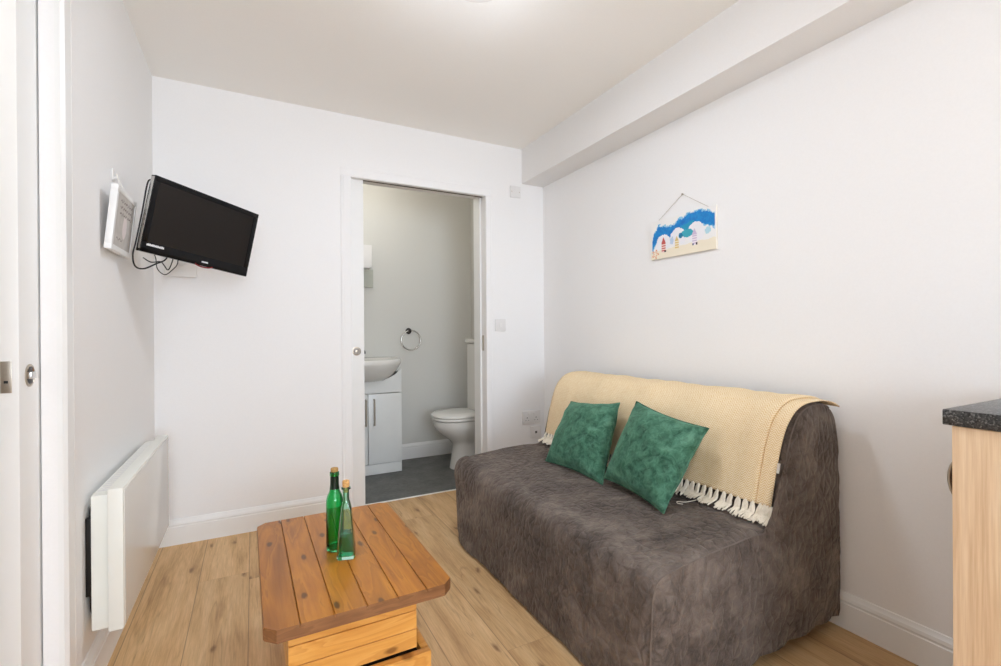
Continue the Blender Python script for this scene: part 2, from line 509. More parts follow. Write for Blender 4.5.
# bathroom shell
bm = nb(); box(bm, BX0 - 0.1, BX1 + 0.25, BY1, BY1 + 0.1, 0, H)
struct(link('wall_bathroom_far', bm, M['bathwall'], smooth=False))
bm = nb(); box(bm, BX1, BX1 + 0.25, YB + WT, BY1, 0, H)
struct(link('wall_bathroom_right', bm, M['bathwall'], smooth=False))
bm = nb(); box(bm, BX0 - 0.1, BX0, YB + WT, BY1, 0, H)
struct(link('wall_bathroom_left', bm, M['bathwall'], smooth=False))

# skirting: moulded profile, depth d from the wall and height z
SK = [(0, 0), (0.0150, 0), (0.0150, 0.090), (0.0125, 0.093), (0.0125, 0.098), (0.0145, 0.101), (0.0120, 0.112), (0.0070, 0.119), (0.0045, 0.126), (0, 0.128)]
def skirt(name, a0, a1, place):
    bm = nb(); extrude_poly(bm, SK, a0, a1, place)
    return struct(link(name, bm, M['gloss'], angle=20))
skirt('baseboard_back', XL, 0.463, lambda d, z, t: (t, YB - d, z))
skirt('baseboard_back_right', 1.462, XR, lambda d, z, t: (t, YB - d, z))
skirt('baseboard_left', 1.656, YB - 0.015, lambda d, z, t: (XL + d, t, z))
skirt('baseboard_right', YF, YB - 0.015, lambda d, z, t: (XR - d, t, z))
skirt('baseboard_bathroom', 1.03, BX1, lambda d, z, t: (t, BY1 - d, z))

# architraves
def arch_profile(w, th):
    return [(0, 0), (0, th * 0.6), (w * 0.12, th), (w * 0.70, th), (w * 0.76, th * 0.8), (w * 0.82, th * 0.95), (w * 0.94, th * 0.7), (w, th * 0.35), (w, 0)]
bm = nb()
extrude_poly(bm, arch_profile(0.062, 0.010), 0, DZ, lambda a, d, t: (DX0 - a, YB - d, t))
extrude_poly(bm, arch_profile(0.045, 0.008), 0, DZ, lambda a, d, t: (DX1 + a, YB - d, t))
extrude_poly(bm, arch_profile(0.058, 0.008), DX0 - 0.062, DX1 + 0.045, lambda a, d, t: (t, YB - d, DZ + a))
struct(link('trim_1', bm, M['wall'], angle=20))
bm = nb()
extrude_poly(bm, arch_profile(0.078, 0.018), 0, 2.05, lambda a, d, t: (XL + d, LY1 + a, t))
extrude_poly(bm, arch_profile(0.056, 0.016), LY0, LY1, lambda a, d, t: (XL + d, t, 2.0 + a))
struct(link('trim_2', bm, M['gloss'], angle=20))
# track in the head of the bathroom opening, and the lining of the right jamb
bm = nb(); box(bm, DX0 - 0.8, DX1, s1 + 0.001, s2 - 0.001, DZ + 0.006, DZ + 0.03)
struct(link('trim_3', bm, M['brownmetal'], smooth=False))
bm = nb(); box(bm, DX1 - 0.012, DX1, s2 + 0.004, YB + WT, 0, DZ + 0.021); box(bm, DX0, DX1, YB + 0.078, YB + 0.09, 0.0, 0.005)
j = struct(link('trim_4', bm, M['gloss'], smooth=False))
bm = nb(); box(bm, DX1 - 0.003, DX1 + 0.001, s1 + 0.008, s2 - 0.008, 0.945, 1.05)
st = link('strike_plate', bm, M['steel'], j)

# sliding doors
bm = nb(); box(bm, -0.22, 0.602, s1 + 0.003, s2 - 0.003, 0.008, DZ + 0.005, bev=0.002)
d2 = struct(link('door_1', bm, M['gloss']))
bm = nb()
yf = s1 + 0.003
def disc_y(bm, cx, y, cz, prof, n=28):
    # prof (r, dy) lathe about the Y axis (towards -Y)
    rows = [[Vector((cx + r * math.cos(2 * PI * k / n), y - dy, cz + r * math.sin(2 * PI * k / n))) for k in range(n)] for r, dy in prof]
    V = grid_skin(bm, rows, close_u=True); bm.faces.new(V[-1])
disc_y(bm, 0.556, yf, 0.962, [(0.026, 0), (0.026, 0.002), (0.021, 0.003), (0.019, 0.0008), (0.008, 0.0008), (0.007, 0.004), (0.001, 0.0045)])
link('lock_pull', bm, M['steel'], d2)
bm = nb(); disc_y(bm, 0.556, yf - 0.0009, 0.962, [(0.018, 0), (0.018, 0.0012), (0.001, 0.0013)]); link('lock_recess', bm, M['grey'], d2)

bm = nb(); xd0, xd1 = XL - 0.072, XL - 0.034
box(bm, xd0, xd1, 1.468, 2.30, 0.008, 2.03, bev=0.002)
d1 = struct(link('door_2', bm, M['gloss']))
bm = nb(); n = 28; cx_, cz_, cyy = xd1, 0.975, 1.524
rows = [[Vector((xd1 + dx, 1.524 + r * math.cos(2 * PI * k / n), 0.975 + r * math.sin(2 * PI * k / n))) for k in range(n)] for r, dx in [(0.027, -0.0005), (0.027, 0.002), (0.023, 0.003), (0.021, 0.0006), (0.002, 0.0006)]]
V = grid_skin(bm, rows, close_u=True); bm.faces.new(V[-1])
link('round_pull', bm, M['steel'], d1)
bm = nb(); box(bm, xd1, xd1 + 0.009, 1.508, 1.540, 0.967, 0.984, bev=0.003)
link('thumb_turn', bm, M['chrome'], d1)
bm = nb()
for a, z0, z1 in ((1.510, 0.955, 0.968), (1.510, 0.984, 0.996)): box(bm, xd1 + 0.0004, xd1 + 0.0022, a, a + 0.028, z0, z1, bev=0.0008)
link('pull_recess', bm, M['darkmetal'], d1)
bm = nb(); box(bm, xd0 + 0.007, xd0 + 0.026, 1.466, 1.4685, 0.940, 1.012, bev=0.0008)
pl = link('edge_plate', bm, M['steel'], d1)
bm = nb(); box(bm, xd0 + 0.013, xd0 + 0.020, 1.4652, 1.4662, 0.962, 0.968)
link('keyhole', bm, M['black'], pl)

# ------------------------------------------------------------------ ceiling light
FW = 1.705
px, py = FW * (F.x + R.x * (480 - 500.5) / f), FW * (F.y + R.y * (480 - 500.5) / f)
t = thing('ceiling_light', 'flush round white ceiling light at the very top edge of the photo', 'lamp', (px, py, H))
bm = nb(); lathe(bm, [(0.13, 0.0), (0.13, -0.018), (0.122, -0.022)], 48); link('base_ring', bm, M['white_plastic'], t)
bm = nb(); lathe(bm, [(0.12, -0.021), (0.112, -0.034), (0.09, -0.046), (0.05, -0.054), (0.003, -0.056)], 48); link('diffuser', bm, M['lamp'], t)

# ------------------------------------------------------------------ sockets and switches on the back wall
def wall_plate(name, label, cat, x0, x1, z0, z1, parts, group=None):
    cx, cz = (x0 + x1) / 2, (z0 + z1) / 2
    t = thing(name, label, cat, (cx, YB, cz), group=group)
    hw, hz = (x1 - x0) / 2, (z1 - z0) / 2
    bm = nb(); box(bm, -hw, hw, -0.011, 0.0, -hz, hz, bev=0.003); link('face_plate', bm, M['plate'], t)
    for nm, a, b, c, d, m, dep in parts:
        bm = nb(); box(bm, a, b, -0.011 - dep, -0.008, c, d, bev=0.001); link(nm, bm, M[m], t)
    return t
pins = lambda cx, cz: [('pin_hole', cx - 0.003, cx + 0.003, cz + 0.006, cz + 0.014, 'plate_dark', 0.0006),
                       ('pin_hole', cx - 0.014, cx - 0.008, cz - 0.010, cz - 0.006, 'plate_dark', 0.0006),
                       ('pin_hole', cx + 0.008, cx + 0.014, cz - 0.010, cz - 0.006, 'plate_dark', 0.0006)]
wall_plate('light_switch', 'square white light switch between the bathroom doorway and the corner', 'switch', 1.481, 1.562, 1.080, 1.163,
           [('rocker', -0.011, 0.011, -0.016, 0.016, 'white_plastic', 0.004)])
wall_plate('socket_cover', 'square white blank cover plate high up under the ceiling beam', 'cover plate', 1.607, 1.689, 2.020, 2.101,
           [('screw', -0.033, -0.027, -0.003, 0.003, 'steel', 0.0006), ('screw', 0.027, 0.033, -0.003, 0.003, 'steel', 0.0006)])
wall_plate('wall_socket', 'wide white double power socket low on the wall beside the sofa back', 'socket', 1.694, 1.842, 0.418, 0.506,
           pins(-0.037, -0.014) + pins(0.037, -0.014) + [('rocker', -0.03, -0.012, 0.016, 0.032, 'white_plastic', 0.004), ('rocker', 0.012, 0.03, 0.016, 0.032, 'white_plastic', 0.004)])
wall_plate('aerial_socket', 'small square white aerial socket below the double power socket', 'socket', 1.762, 1.846, 0.308, 0.392,
           [('coax_hole', -0.008, 0.008, -0.008, 0.008, 'plate_dark', 0.002)])

# ------------------------------------------------------------------ panel heater on the left wall
t = thing('panel_heater', 'white wall-mounted electric panel heater under the small frame', 'heater', (XL, 2.18, 0.2))
def hb(nm, x0, x1, y0, y1, z0, z1, m, bev=0.004):
    bm = nb(); box(bm, x0, x1, y0 - 2.18, y1 - 2.18, z0 - 0.2, z1 - 0.2, bev=bev); return link(nm, bm, M[m], t)
hb('rear_casing', 0.016, 0.058, 1.778, 2.575, 0.203, 0.600, 'heater', 0.006)
fp = hb('front_panel', 0.060, 0.098, 1.752, 2.590, 0.203, 0.620, 'heater', 0.006)
bm = nb(); box(bm, 0.0970, 0.0995, 1.764 - 2.18, 2.584 - 2.18, 0.012, 0.411, bev=0.0008)
def pale_glass_front():
    k = NT('heater_glass_front'); k.set(Base_Color=lin((220, 217, 210)), Roughness=0.16); return k.m
link('glass_face', bm, pale_glass_front(), fp)
bm = nb()
for k in range(28): box(bm, 0.024, 0.050, -0.36 + k * 0.026, -0.36 + k * 0.026 + 0.012, 0.3995, 0.4008)
g = link('vent_grille', bm, M['plate'], t)
hb('wall_bracket', 0.0, 0.016, 1.795, 1.812, 0.30, 0.53, 'darkmetal', 0.001)
hb('wall_bracket', 0.0, 0.016, 2.480, 2.500, 0.26, 0.55, 'darkmetal', 0.001)
bm = nb(); tube(bm, smooth_path([(0.008, -0.345, 0.36), (0.006, -0.362, 0.33), (0.006, -0.366, 0.24), (0.006, -0.362, 0.14), (0.006, -0.355, 0.05), (0.008, -0.33, 0.02)]), 0.0035, 8)
link('flex', bm, M['darkmetal'], t)

# ------------------------------------------------------------------ small frame on the left wall
t = thing('box_frame', 'small white box frame with grey picture hanging above the heater', 'picture frame', (XL, 2.105, 1.36), (0, 0, 0))
t.rotation_euler = (math.radians(1.0), math.radians(6.0), 0)
hy, hz, dp = 0.138, 0.215, 0.020
bm = nb()
for a in ((-hy, hy, 0, 0.018), (-hy, hy, hz - 0.018, hz), (-hy, -hy + 0.018, 0.018, hz - 0.018), (hy - 0.018, hy, 0.018, hz - 0.018)):
    box(bm, 0.010, 0.010 + dp, a[0], a[1], a[2], a[3], bev=0.0015)
link('frame', bm, M['gloss'], t)
NY, NZ = 90, 66
bm = nb(); lay = bm.loops.layers.color.new('paint')
V = [[bm.verts.new((0.0275, -hy + 0.018 + (2 * hy - 0.036) * i / NY, 0.018 + (hz - 0.036) * j_ / NZ)) for i in range(NY + 1)] for j_ in range(NZ + 1)]
def fr_col(u, v):
    c = (201, 196, 190)
    s = noise.noise(Vector((u * 9, v * 9, 1.0)))
    c = tuple(int(q + 8 * s) for q in c)
    e = ((u - 0.55) / 0.12) ** 2 + ((v - 0.42) / 0.22) ** 2
    if e < 1: c = (232, 222, 220)
    for k, v0 in enumerate((0.88, 0.76, 0.64)):     # faint handwritten strokes
        a = v0 + 0.03 * math.sin(u * 60 + k * 2) * (0.6 + 0.4 * math.sin(u * 23))
        if abs(v - a) < 0.014 and 0.2 < u < 0.9: c = (138, 128, 122)
    if abs(v - (0.15 + 0.02 * math.sin(u * 40))) < 0.012 and 0.15 < u < 0.5: c = (150, 142, 136)
    return c
for j_ in range(NZ):
    for i in range(NY):
        fa = bm.faces.new((V[j_][i], V[j_][i + 1], V[j_ + 1][i + 1], V[j_ + 1][i]))
        c = fr_col((i + 0.5) / NY, (j_ + 0.5) / NZ)
        for lp in fa.loops: lp[lay] = (c[0] / 255, c[1] / 255, c[2] / 255, 1)
link('picture', bm, M['paint'], t, smooth=False)
bm = nb(); box(bm, 0.010, 0.014, -hy + 0.01, hy - 0.01, 0.01, hz - 0.01); link('backing', bm, M['plate'], t)
bm = nb(); tube(bm, [(0.016, -0.02, hz - 0.004), (-0.016, 0.022, hz + 0.068), (0.016, 0.06, hz - 0.004)], 0.0013, 6); link('hanging_string', bm, M['tag'], t)
bm = nb(); box(bm, 0.0, 0.005, 0.008, 0.036, hz + 0.045, hz + 0.085, bev=0.002); box(bm, 0.003, 0.018, 0.016, 0.028, hz + 0.052, hz + 0.060, bev=0.002); box(bm, 0.014, 0.018, 0.016, 0.028, hz + 0.052, hz + 0.070, bev=0.0015)
hk = link('wall_hook', bm, M['white_plastic'], None)
hk.location = (XL, 2.11, 1.36); tag(hk, 'tiny white adhesive hook on left wall holding the small frame', 'hook')

# ------------------------------------------------------------------ television in the corner
TC = Vector((-0.169, 2.287, 1.497)); TW, TH = 0.44, 0.289
tyaw, ttilt, troll = 0.650, 0.153, -0.116
n0 = Vector((math.sin(tyaw), -math.cos(tyaw), 0)); r0 = Vector((math.cos(tyaw), math.sin(tyaw), 0))
nn = n0 * math.cos(ttilt) + Vector((0, 0, -1)) * math.sin(ttilt)
u0 = nn.cross(r0); u0 = u0 if u0.z > 0 else -u0
rr = r0 * math.cos(troll) + u0 * math.sin(troll); uu = -r0 * math.sin(troll) + u0 * math.cos(troll)
# local axes: X right, Y up the screen, Z out of the screen
tv = t = thing('flat_screen_tv', 'black flat screen television tilted on a bracket in the corner', 'television')
mt = Matrix((rr, uu, nn)).transposed().to_4x4(); mt.translation = TC
t.matrix_world = mt
def tb(nm, x0, x1, y0, y1, z0, z1, m, bev=0.002, par=None):
    bm = nb(); box(bm, x0, x1, y0, y1, z0, z1, bev=bev); return link(nm, bm, M[m], par or t)
w2, h2 = TW / 2, TH / 2
bm = nb()      # bezel ring with a sunken screen opening
sx0, sx1, sy0, sy1 = -w2 + 0.020, w2 - 0.020, -h2 + 0.040, h2 - 0.020
for a in ((-w2, w2, -h2, sy0), (-w2, w2, sy1, h2), (-w2, sx0, sy0, sy1), (sx1, w2, sy0, sy1)): box(bm, a[0], a[1], a[2], a[3], -0.028, 0.0, bev=0.0025)
bz = link('bezel', bm, M['black_gloss'], t)
tb('screen', sx0 - 0.001, sx1 + 0.001, sy0 - 0.001, sy1 + 0.001, -0.020, -0.003, 'screen', 0)
rows = [[Vector((x * q, y * q - 0.0, z)) for x, y in ((-w2 + .006, -h2 + .006), (w2 - .006, -h2 + .006), (w2 - .006, h2 - .006), (-w2 + .006, h2 - .006))] for q, z in ((1, -0.026), (0.97, -0.034), (0.72, -0.058), (0.70, -0.060))]
bm = nb(); V = grid_skin(bm, rows, close_u=True); bm.faces.new(V[-1]); bm.faces.new(list(reversed(V[0])))
link('rear_housing', bm, M['black'], t, angle=20)
# silver side trim catches the light along the left edge
tb('side_trim', -w2 - 0.0015, -w2 + 0.0005, -h2 + 0.01, h2 - 0.006, -0.024, -0.004, 'chrome', 0.0005)
# small printed mark at lower left, maker's badge, and red lens under it
bm = nb()
xs = -w2 + 0.018
for k in range(13):
    box(bm, xs + k * 0.0048, xs + k * 0.0048 + 0.0036, -h2 + 0.026, -h2 + 0.026 + (0.0085 if k % 3 else 0.007), 0.0, 0.0008)
link('printed_mark', bm, M['mark'], t, smooth=False)
bm = nb()
for k in range(6):
    box(bm, 0.010 + k * 0.0045, 0.010 + k * 0.0045 + 0.0036, -h2 + 0.014, -h2 + 0.020, 0.0, 0.0008)
link('badge', bm, M['mark'], t, smooth=False)
bm = nb(); tube(bm, [(0.022 + 0.036 * math.cos(a), -h2 + 0.006 + 0.010 * -math.sin(a), -0.002) for a in [PI * k / 14 for k in range(15)]], 0.0028, 8)
link('red_lens', bm, M['red'], t)
# bracket on the back wall, an arm and the tv plate
tv_back = TC - nn * 0.06
br = thing('wall_bracket', 'off-white television bracket fixed to the back wall in the left corner', 'bracket', (-0.34, YB, 1.455))
bm = nb(); box(bm, -0.055, 0.085, -0.014, 0, -0.09, 0.06, bev=0.003); link('wall_plate', bm, M['white_plastic'], br)
bm = nb()
P0 = Vector((0.02, -0.014, -0.02)); P1 = tv_back - Vector((-0.34, YB, 1.455)) ; PM = Vector((0.10, -0.24, -0.02))
tube(bm, [P0, Vector((0.03, -0.06, -0.02)), PM], 0.013, 10); tube(bm, [PM + Vector((0, 0, 0.024)), P1 - nn * 0.010], 0.013, 10)
lathe(bm, [(0.018, -0.045), (0.018, 0.045)], 16, (PM.x, PM.y)); link('arm', bm, M['white_plastic'], br)
bm = nb(); lathe(bm, [(0.004, 0), (0.004, 0.0008)], 12)
# cables
def cable(nm, pts, r):
    bm = nb(); tube(bm, smooth_path(pts, 8), r, 8)
    return link(nm, bm, M['black'], t)
L = lambda a, b, c: (a, b, c)
cable('power_cable', [L(-w2 + 0.03, h2 - 0.016, -0.060), L(-w2 - 0.003, h2 - 0.03, -0.034), L(-w2 - 0.002, 0.0, -0.032), L(-w2 - 0.005, -h2 + 0.03, -0.026), L(-w2 - 0.006, -h2 - 0.02, -0.025), L(-w2 + 0.012, -h2 - 0.058, -0.03), L(-w2 + 0.045, -h2 - 0.060, -0.035), L(-w2 + 0.09, -h2 - 0.030, -0.045), L(-w2 + 0.12, -h2 - 0.008, -0.05), L(-w2 + 0.14, -h2 + 0.03, -0.065)], 0.0028)
cable('aerial_cable', [L(-w2 + 0.07, -h2 + 0.03, -0.065), L(-w2 + 0.085, -h2 - 0.010, -0.05), L(-w2 + 0.095, -h2 - 0.050, -0.042), L(-w2 + 0.125, -h2 - 0.066, -0.04), L(-w2 + 0.150, -h2 - 0.040, -0.042), L(-w2 + 0.168, -h2 - 0.012, -0.05), L(-w2 + 0.17, -h2 + 0.03, -0.065)], 0.0018)
cable('signal_cable', [L(-w2 + 0.055, -h2 - 0.018, -0.075), L(-w2 + 0.085, -h2 - 0.028, -0.075), L(-w2 + 0.12, -h2 - 0.018, -0.078), L(-w2 + 0.135, -h2 - 0.030, -0.075), L(-w2 + 0.150, -h2 - 0.044, -0.072), L(-w2 + 0.158, -h2 - 0.020, -0.072), L(-w2 + 0.16, -h2 + 0.03, -0.068)], 0.0022)

# ------------------------------------------------------------------ beach picture on the right wall
pw, ph = 0.396, 0.200
t = thing('beach_plaque', 'painted beach hut plaque in blue and sand hanging above the sofa', 'picture', (XR, 1.648, 1.546), (0, 0, 0))
NX, NZ = 132, 68
bm = nb(); box(bm, -0.012, -0.001, -pw / 2, pw / 2, -ph / 2, ph / 2, bev=0.0012); 
link('board', bm, plain('painted_board', (232, 226, 214), 0.6, bscale=60), t)
bm = nb(); lay = bm.loops.layers.color.new('paint')
def curve_y(u):
    # upper blue band: rises from lower left, dips, climbs to the right
    pts = [(0.0, 0.22), (0.05, 0.48), (0.13, 0.70), (0.24, 0.64), (0.34, 0.58), (0.48, 0.72), (0.62, 0.80), (0.78, 0.83), (0.9, 0.74), (1.0, 0.66)]
    for (a, b), (c, d) in zip(pts, pts[1:]):
        if a <= u <= c: return b + (d - b) * (u - a) / (c - a)
    return 0.7
def bp_col(u, v):
    n1 = noise.noise(Vector((u * 14, v * 7, 3))); n2 = noise.noise(Vector((u * 40, v * 22, 8)))
    sand = (240, 230, 208); sky = (240, 238, 236)
    c = sand if v < 0.20 + 0.07 * u + 0.03 * n1 else sky
    th = 0.19 + 0.06 * n1
    d = (v - curve_y(u)) / th + 0.25 * n2
    if abs(d) < 1 and 0.02 < u < 0.985:
        k = 0.5 + 0.5 * n1 + 0.3 * n2
        c = (10, 105 + int(48 * k), 190 + int(24 * k)) if abs(d) < 0.8 else (140, 196, 224)
        if 0.35 < u < 0.7 and d < -0.2: c = (30, 150, 190)
    for ax, ay, ar in ((0.215, 0.36, 0.24), (0.45, 0.44, 0.25), (0.72, 0.48, 0.25)):
        if math.hypot((u - ax) * 1.98, v - ay) + 0.02 * n2 < ar and v > 0.24 + 0.05 * u: c = (238, 236, 240)
    # patches under the band
    if ((u - 0.59) / 0.10) ** 2 + ((v - 0.50) / 0.11) ** 2 + 0.4 * n2 < 0.8: c = (60, 170, 190)
    if ((u - 0.49) / 0.03) ** 2 + ((v - 0.48) / 0.07) ** 2 < 1: c = (20, 120, 160)
    if ((u - 0.89) / 0.05) ** 2 + ((v - 0.46) / 0.10) ** 2 + 0.4 * n2 < 0.7: c = (176, 214, 226)
    if ((u - 0.35) / 0.04) ** 2 + ((v - 0.40) / 0.14) ** 2 + 0.5 * n2 < 0.5: c = (190, 208, 230)
    # beach huts: roof + striped body
    for hx, hz_, hh, hw_, ca, cb in ((0.215, 0.14, 0.40, 0.032, (196, 84, 78), (240, 214, 206)), (0.43, 0.16, 0.34, 0.030, (222, 190, 120), (242, 230, 200)), (0.70, 0.18, 0.40, 0.036, (206, 190, 214), (240, 234, 238))):
        top = hz_ + hh; ev = hz_ + hh * 0.6
        if hz_ < v < ev and abs(u - hx) < hw_: c = ca if int((v - hz_) * 34) % 2 else cb
        elif ev <= v < top and abs(u - hx) < hw_ * 1.15 * (top - v) / (top - ev): c = ca
        if abs(u - hx - 0.03) < 0.014 and abs(v - hz_ - 0.03) < 0.028 and ca[0] != 222: c = (40, 34, 40)
    if abs(u - 0.675) < 0.012 and abs(v - 0.205) < 0.022: c = (70, 80, 120)
    # starfish outline
    r = math.hypot((u - 0.075) * 2.0, v - 0.135); a = math.atan2(v - 0.135, (u - 0.075) * 2.0)
    rs = 0.075 + 0.032 * math.cos(5 * a + 0.4)
    if abs(r - rs) < 0.018: c = (226, 160, 120)
    return c
V = [[bm.verts.new((-0.0126, pw / 2 - pw * i / NX, -ph / 2 + ph * k / NZ)) for i in range(NX + 1)] for k in range(NZ + 1)]
for k in range(NZ):
    for i in range(NX):
        fa = bm.faces.new((V[k][i], V[k][i + 1], V[k + 1][i + 1], V[k + 1][i]))
        c = bp_col((i + 0.5) / NX, (k + 0.5) / NZ)
        for lp in fa.loops: lp[lay] = (c[0] / 255, c[1] / 255, c[2] / 255, 1)
link('painting', bm, M['paint'], t, smooth=False)
bm = nb(); tube(bm, [(-0.010, pw / 2 - 0.045, ph / 2 - 0.004), (-0.006, -0.005, ph / 2 + 0.098), (-0.010, -pw / 2 + 0.035, ph / 2 - 0.004)], 0.0012, 6)
link('hanging_string', bm, M['string'], t)
bm = nb(); rows = [[Vector((-dx, 1.643 - 1.648 + r * math.cos(2 * PI * k / 14), ph / 2 + 0.098 + r * math.sin(2 * PI * k / 14))) for k in range(14)] for r, dx in ((0.0025, 0), (0.0025, 0.010), (0.005, 0.010), (0.004, 0.012), (0.001, 0.0125))]
V = grid_skin(bm, rows, close_u=True); bm.faces.new(V[-1]); bm.faces.new(list(reversed(V[0])))
nl = link('picture_nail', bm, M['steel']); nl.location = (XR, 1.648, 1.546); tag(nl, 'small nail in right wall holding the string of the beach plaque', 'nail')

# ------------------------------------------------------------------ coffee table
TX, TY, TZ = 0.242, 1.530, 0.40
t = thing('coffee_table', 'rustic waxed pine coffee table of planks on a box base', 'table', (TX, TY, 0), (0, 0, math.radians(0.7)))
hw, hl, th = 0.230, 0.346, 0.031
prof = []
npl = 6; pwid = 2 * hw / npl
for k in range(npl):
    x0 = -hw + k * pwid
    prof += [(x0 + 0.0008, TZ - 0.0014), (x0 + 0.0022, TZ), (x0 + pwid - 0.0022, TZ), (x0 + pwid - 0.0008, TZ - 0.0014)]
    if k < npl - 1: prof += [(x0 + pwid - 0.0005, TZ - 0.007), (x0 + pwid + 0.0005, TZ - 0.007)]
prof = [(-hw, TZ - th + 0.003), (-hw, TZ - 0.005)] + prof[1:-1] + [(hw, TZ - 0.005), (hw, TZ - th + 0.003), (hw - 0.003, TZ - th), (-hw + 0.003, TZ - th)]
bm = nb(); extrude_poly(bm, prof, -hl, hl, lambda a, b, y: (a, y, b))
for sx in (-1, 1):
    for sy_ in (-1, 1):
        nrm = Vector((sx, sy_, 0)).normalized(); co = Vector((sx * (hw - 0.0), sy_ * (hl - 0.027), 0))
        geom = bm.verts[:] + bm.edges[:] + bm.faces[:]
        r = bmesh.ops.bisect_plane(bm, geom=geom, plane_co=co, plane_no=nrm, clear_outer=True)
        ed = [e for e in r['geom_cut'] if isinstance(e, bmesh.types.BMEdge)]
        bmesh.ops.contextual_create(bm, geom=ed)
for f_ in bm.faces:
    f_.normal_update()
    f_.material_index = 1 if (abs(f_.normal.y) > 0.5) else 0
link('tabletop', bm, [M['pine_top'], M['pine_end']], t, angle=25)
# box pedestal: boards stacked, with shallow grooves
bx, by = 0.159, 0.288
def board_ring(nm, hx, hy_, z0, z1, nb_, m, groove=0.005):
    bm = nb()
    hz_ = (z1 - z0) / nb_
    levels = []
    for k in range(nb_):
        a = z0 + k * hz_
        levels += [(0.008, a + 0.0008), (0.0012, a + 0.0010), (0.0, a + 0.0024), (0.0, a + hz_ - 0.0024), (0.0012, a + hz_ - 0.0010), (0.008, a + hz_ - 0.0008)]
    rows = [[Vector((-0.016 + sx * (hx - i), sy_ * (hy_ - i), z)) for sx, sy_ in ((-1, -1), (1, -1), (1, 1), (-1, 1))] for i, z in levels]
    V = grid_skin(bm, rows, close_u=True); bm.faces.new(V[-1]); bm.faces.new(list(reversed(V[0])))
    return link(nm, bm, M[m], t, angle=20)
board_ring('box_base', bx, by, 0.216, TZ - th, 3, 'pine_box')
bm = nb(); box(bm, -bx + 0.008, bx - 0.04, -by + 0.02, by - 0.02, 0.19, 0.22); link('recess_shade', bm, M['under'], t)  # dark slab standing in for the shade in the gap below the box
bm = nb(); PA, PB, q = -0.150, 0.176, 0.312
for a in ((PA, PB, -q, -q + 0.022), (PA, PB, q - 0.022, q), (PA, PA + 0.022, -q + 0.022, q - 0.022), (PB - 0.022, PB, -q + 0.022, q - 0.022)):
    box(bm, a[0], a[1], a[2], a[3], 0.0, 0.212, bev=0.003)
link('plinth', bm, M['pine_base'], t)
bm = nb(); box(bm, PA + 0.022, PB - 0.022, -q + 0.022, q - 0.022, 0.15, 0.189); link('plinth_shade', bm, M['under'], t)  # dark sheet painted as shade inside the hollow plinth

# ------------------------------------------------------------------ bottles
def bottle_round(label, x, y):
    t = thing('wine_bottle', label, 'bottle', (x, y, TZ + 0.0006))
    out = [(0.0005, 0.003), (0.012, 0.003), (0.021, 0.0), (0.0235, 0.003), (0.0240, 0.010), (0.0240, 0.150), (0.0232, 0.162), (0.0205, 0.175), (0.0150, 0.188), (0.0128, 0.198), (0.0116, 0.210), (0.0112, 0.238), (0.0130, 0.240), (0.0130, 0.250), (0.0116, 0.252)]
    inn = [(0.0096, 0.252), (0.0092, 0.210), (0.0104, 0.199), (0.0126, 0.188), (0.0182, 0.175), (0.0208, 0.162), (0.0216, 0.150), (0.0216, 0.012), (0.019, 0.008), (0.0005, 0.010)]
    bm = nb(); lathe(bm, out + inn, 40); link('glass_body', bm, M['green_glass'], t, angle=50)
    bm = nb(); lathe(bm, [(0.0136, 0.197), (0.0121, 0.210), (0.0117, 0.239)], 32, cap0=False, cap1=False); link('neck_foil', bm, M['foil'], t)
    bm = nb(); lathe(bm, [(0.0088, 0.236), (0.0092, 0.252), (0.0105, 0.2535), (0.0106, 0.262), (0.0094, 0.264)], 24); link('cork', bm, M['darkcork'], t)
    return t
M['foil'] = plain('dark_green_foil', (10, 34, 20), 0.25, bscale=60)
bottle_round('taller round green bottle with a long dark neck on the table', 0.2220, 1.541).scale = (1.07, 1.07, 0.955)
def sq(hw_, z, ch=0.25, n=4):
    # rounded square ring
    pts = []
    r = hw_ * ch
    for cx, cyq, a0 in ((1, 1, 0), (-1, 1, PI / 2), (-1, -1, PI), (1, -1, 1.5 * PI)):
        for k in range(n + 1):
            a = a0 + (PI / 2) * k / n
            pts.append(Vector((cx * (hw_ - r) + r * math.cos(a), cyq * (hw_ - r) + r * math.sin(a), z)))
    return pts
t = thing('square_bottle', 'shorter tapered square bottle of pale green glass with cork', 'bottle', (0.2450, 1.474, TZ + 0.0006), (0, 0, math.radians(-15)))
t.scale = (1.1, 1.1, 0.985)
def ring(rad, z, n=20):
    return [Vector((rad * math.cos(PI / 40 + 2 * PI * k / n), rad * math.sin(PI / 40 + 2 * PI * k / n), z)) for k in range(n)]
outr = [sq(0.0215, 0.0), sq(0.0235, 0.003), sq(0.0235, 0.012), sq(0.0215, 0.05), sq(0.0170, 0.11), sq(0.0130, 0.150), sq(0.0110, 0.162, 0.6), ring(0.0088, 0.172), ring(0.0080, 0.182), ring(0.0080, 0.204), ring(0.0125, 0.206), ring(0.0125, 0.2105), ring(0.0098, 0.212)]
innr = [ring(0.0066, 0.212), ring(0.0062, 0.182), ring(0.0072, 0.172), sq(0.0092, 0.161, 0.6), sq(0.0112, 0.150), sq(0.0150, 0.11), sq(0.0194, 0.05), sq(0.0212, 0.014), sq(0.0195, 0.009)]
bm = nb(); V = grid_skin(bm, outr + innr, close_u=True); bm.faces.new(V[-1]); bm.faces.new(list(reversed(V[0])))
link('glass_body', bm, M['pale_glass'], t, angle=35)
bm = nb(); V = grid_skin(bm, [sq(0.0192, 0.0094), sq(0.0209, 0.0142), sq(0.0191, 0.05), sq(0.0170, 0.075)], close_u=True); bm.faces.new(V[-1]); bm.faces.new(list(reversed(V[0])))
link('liquid', bm, M['liquid'], t, angle=35)
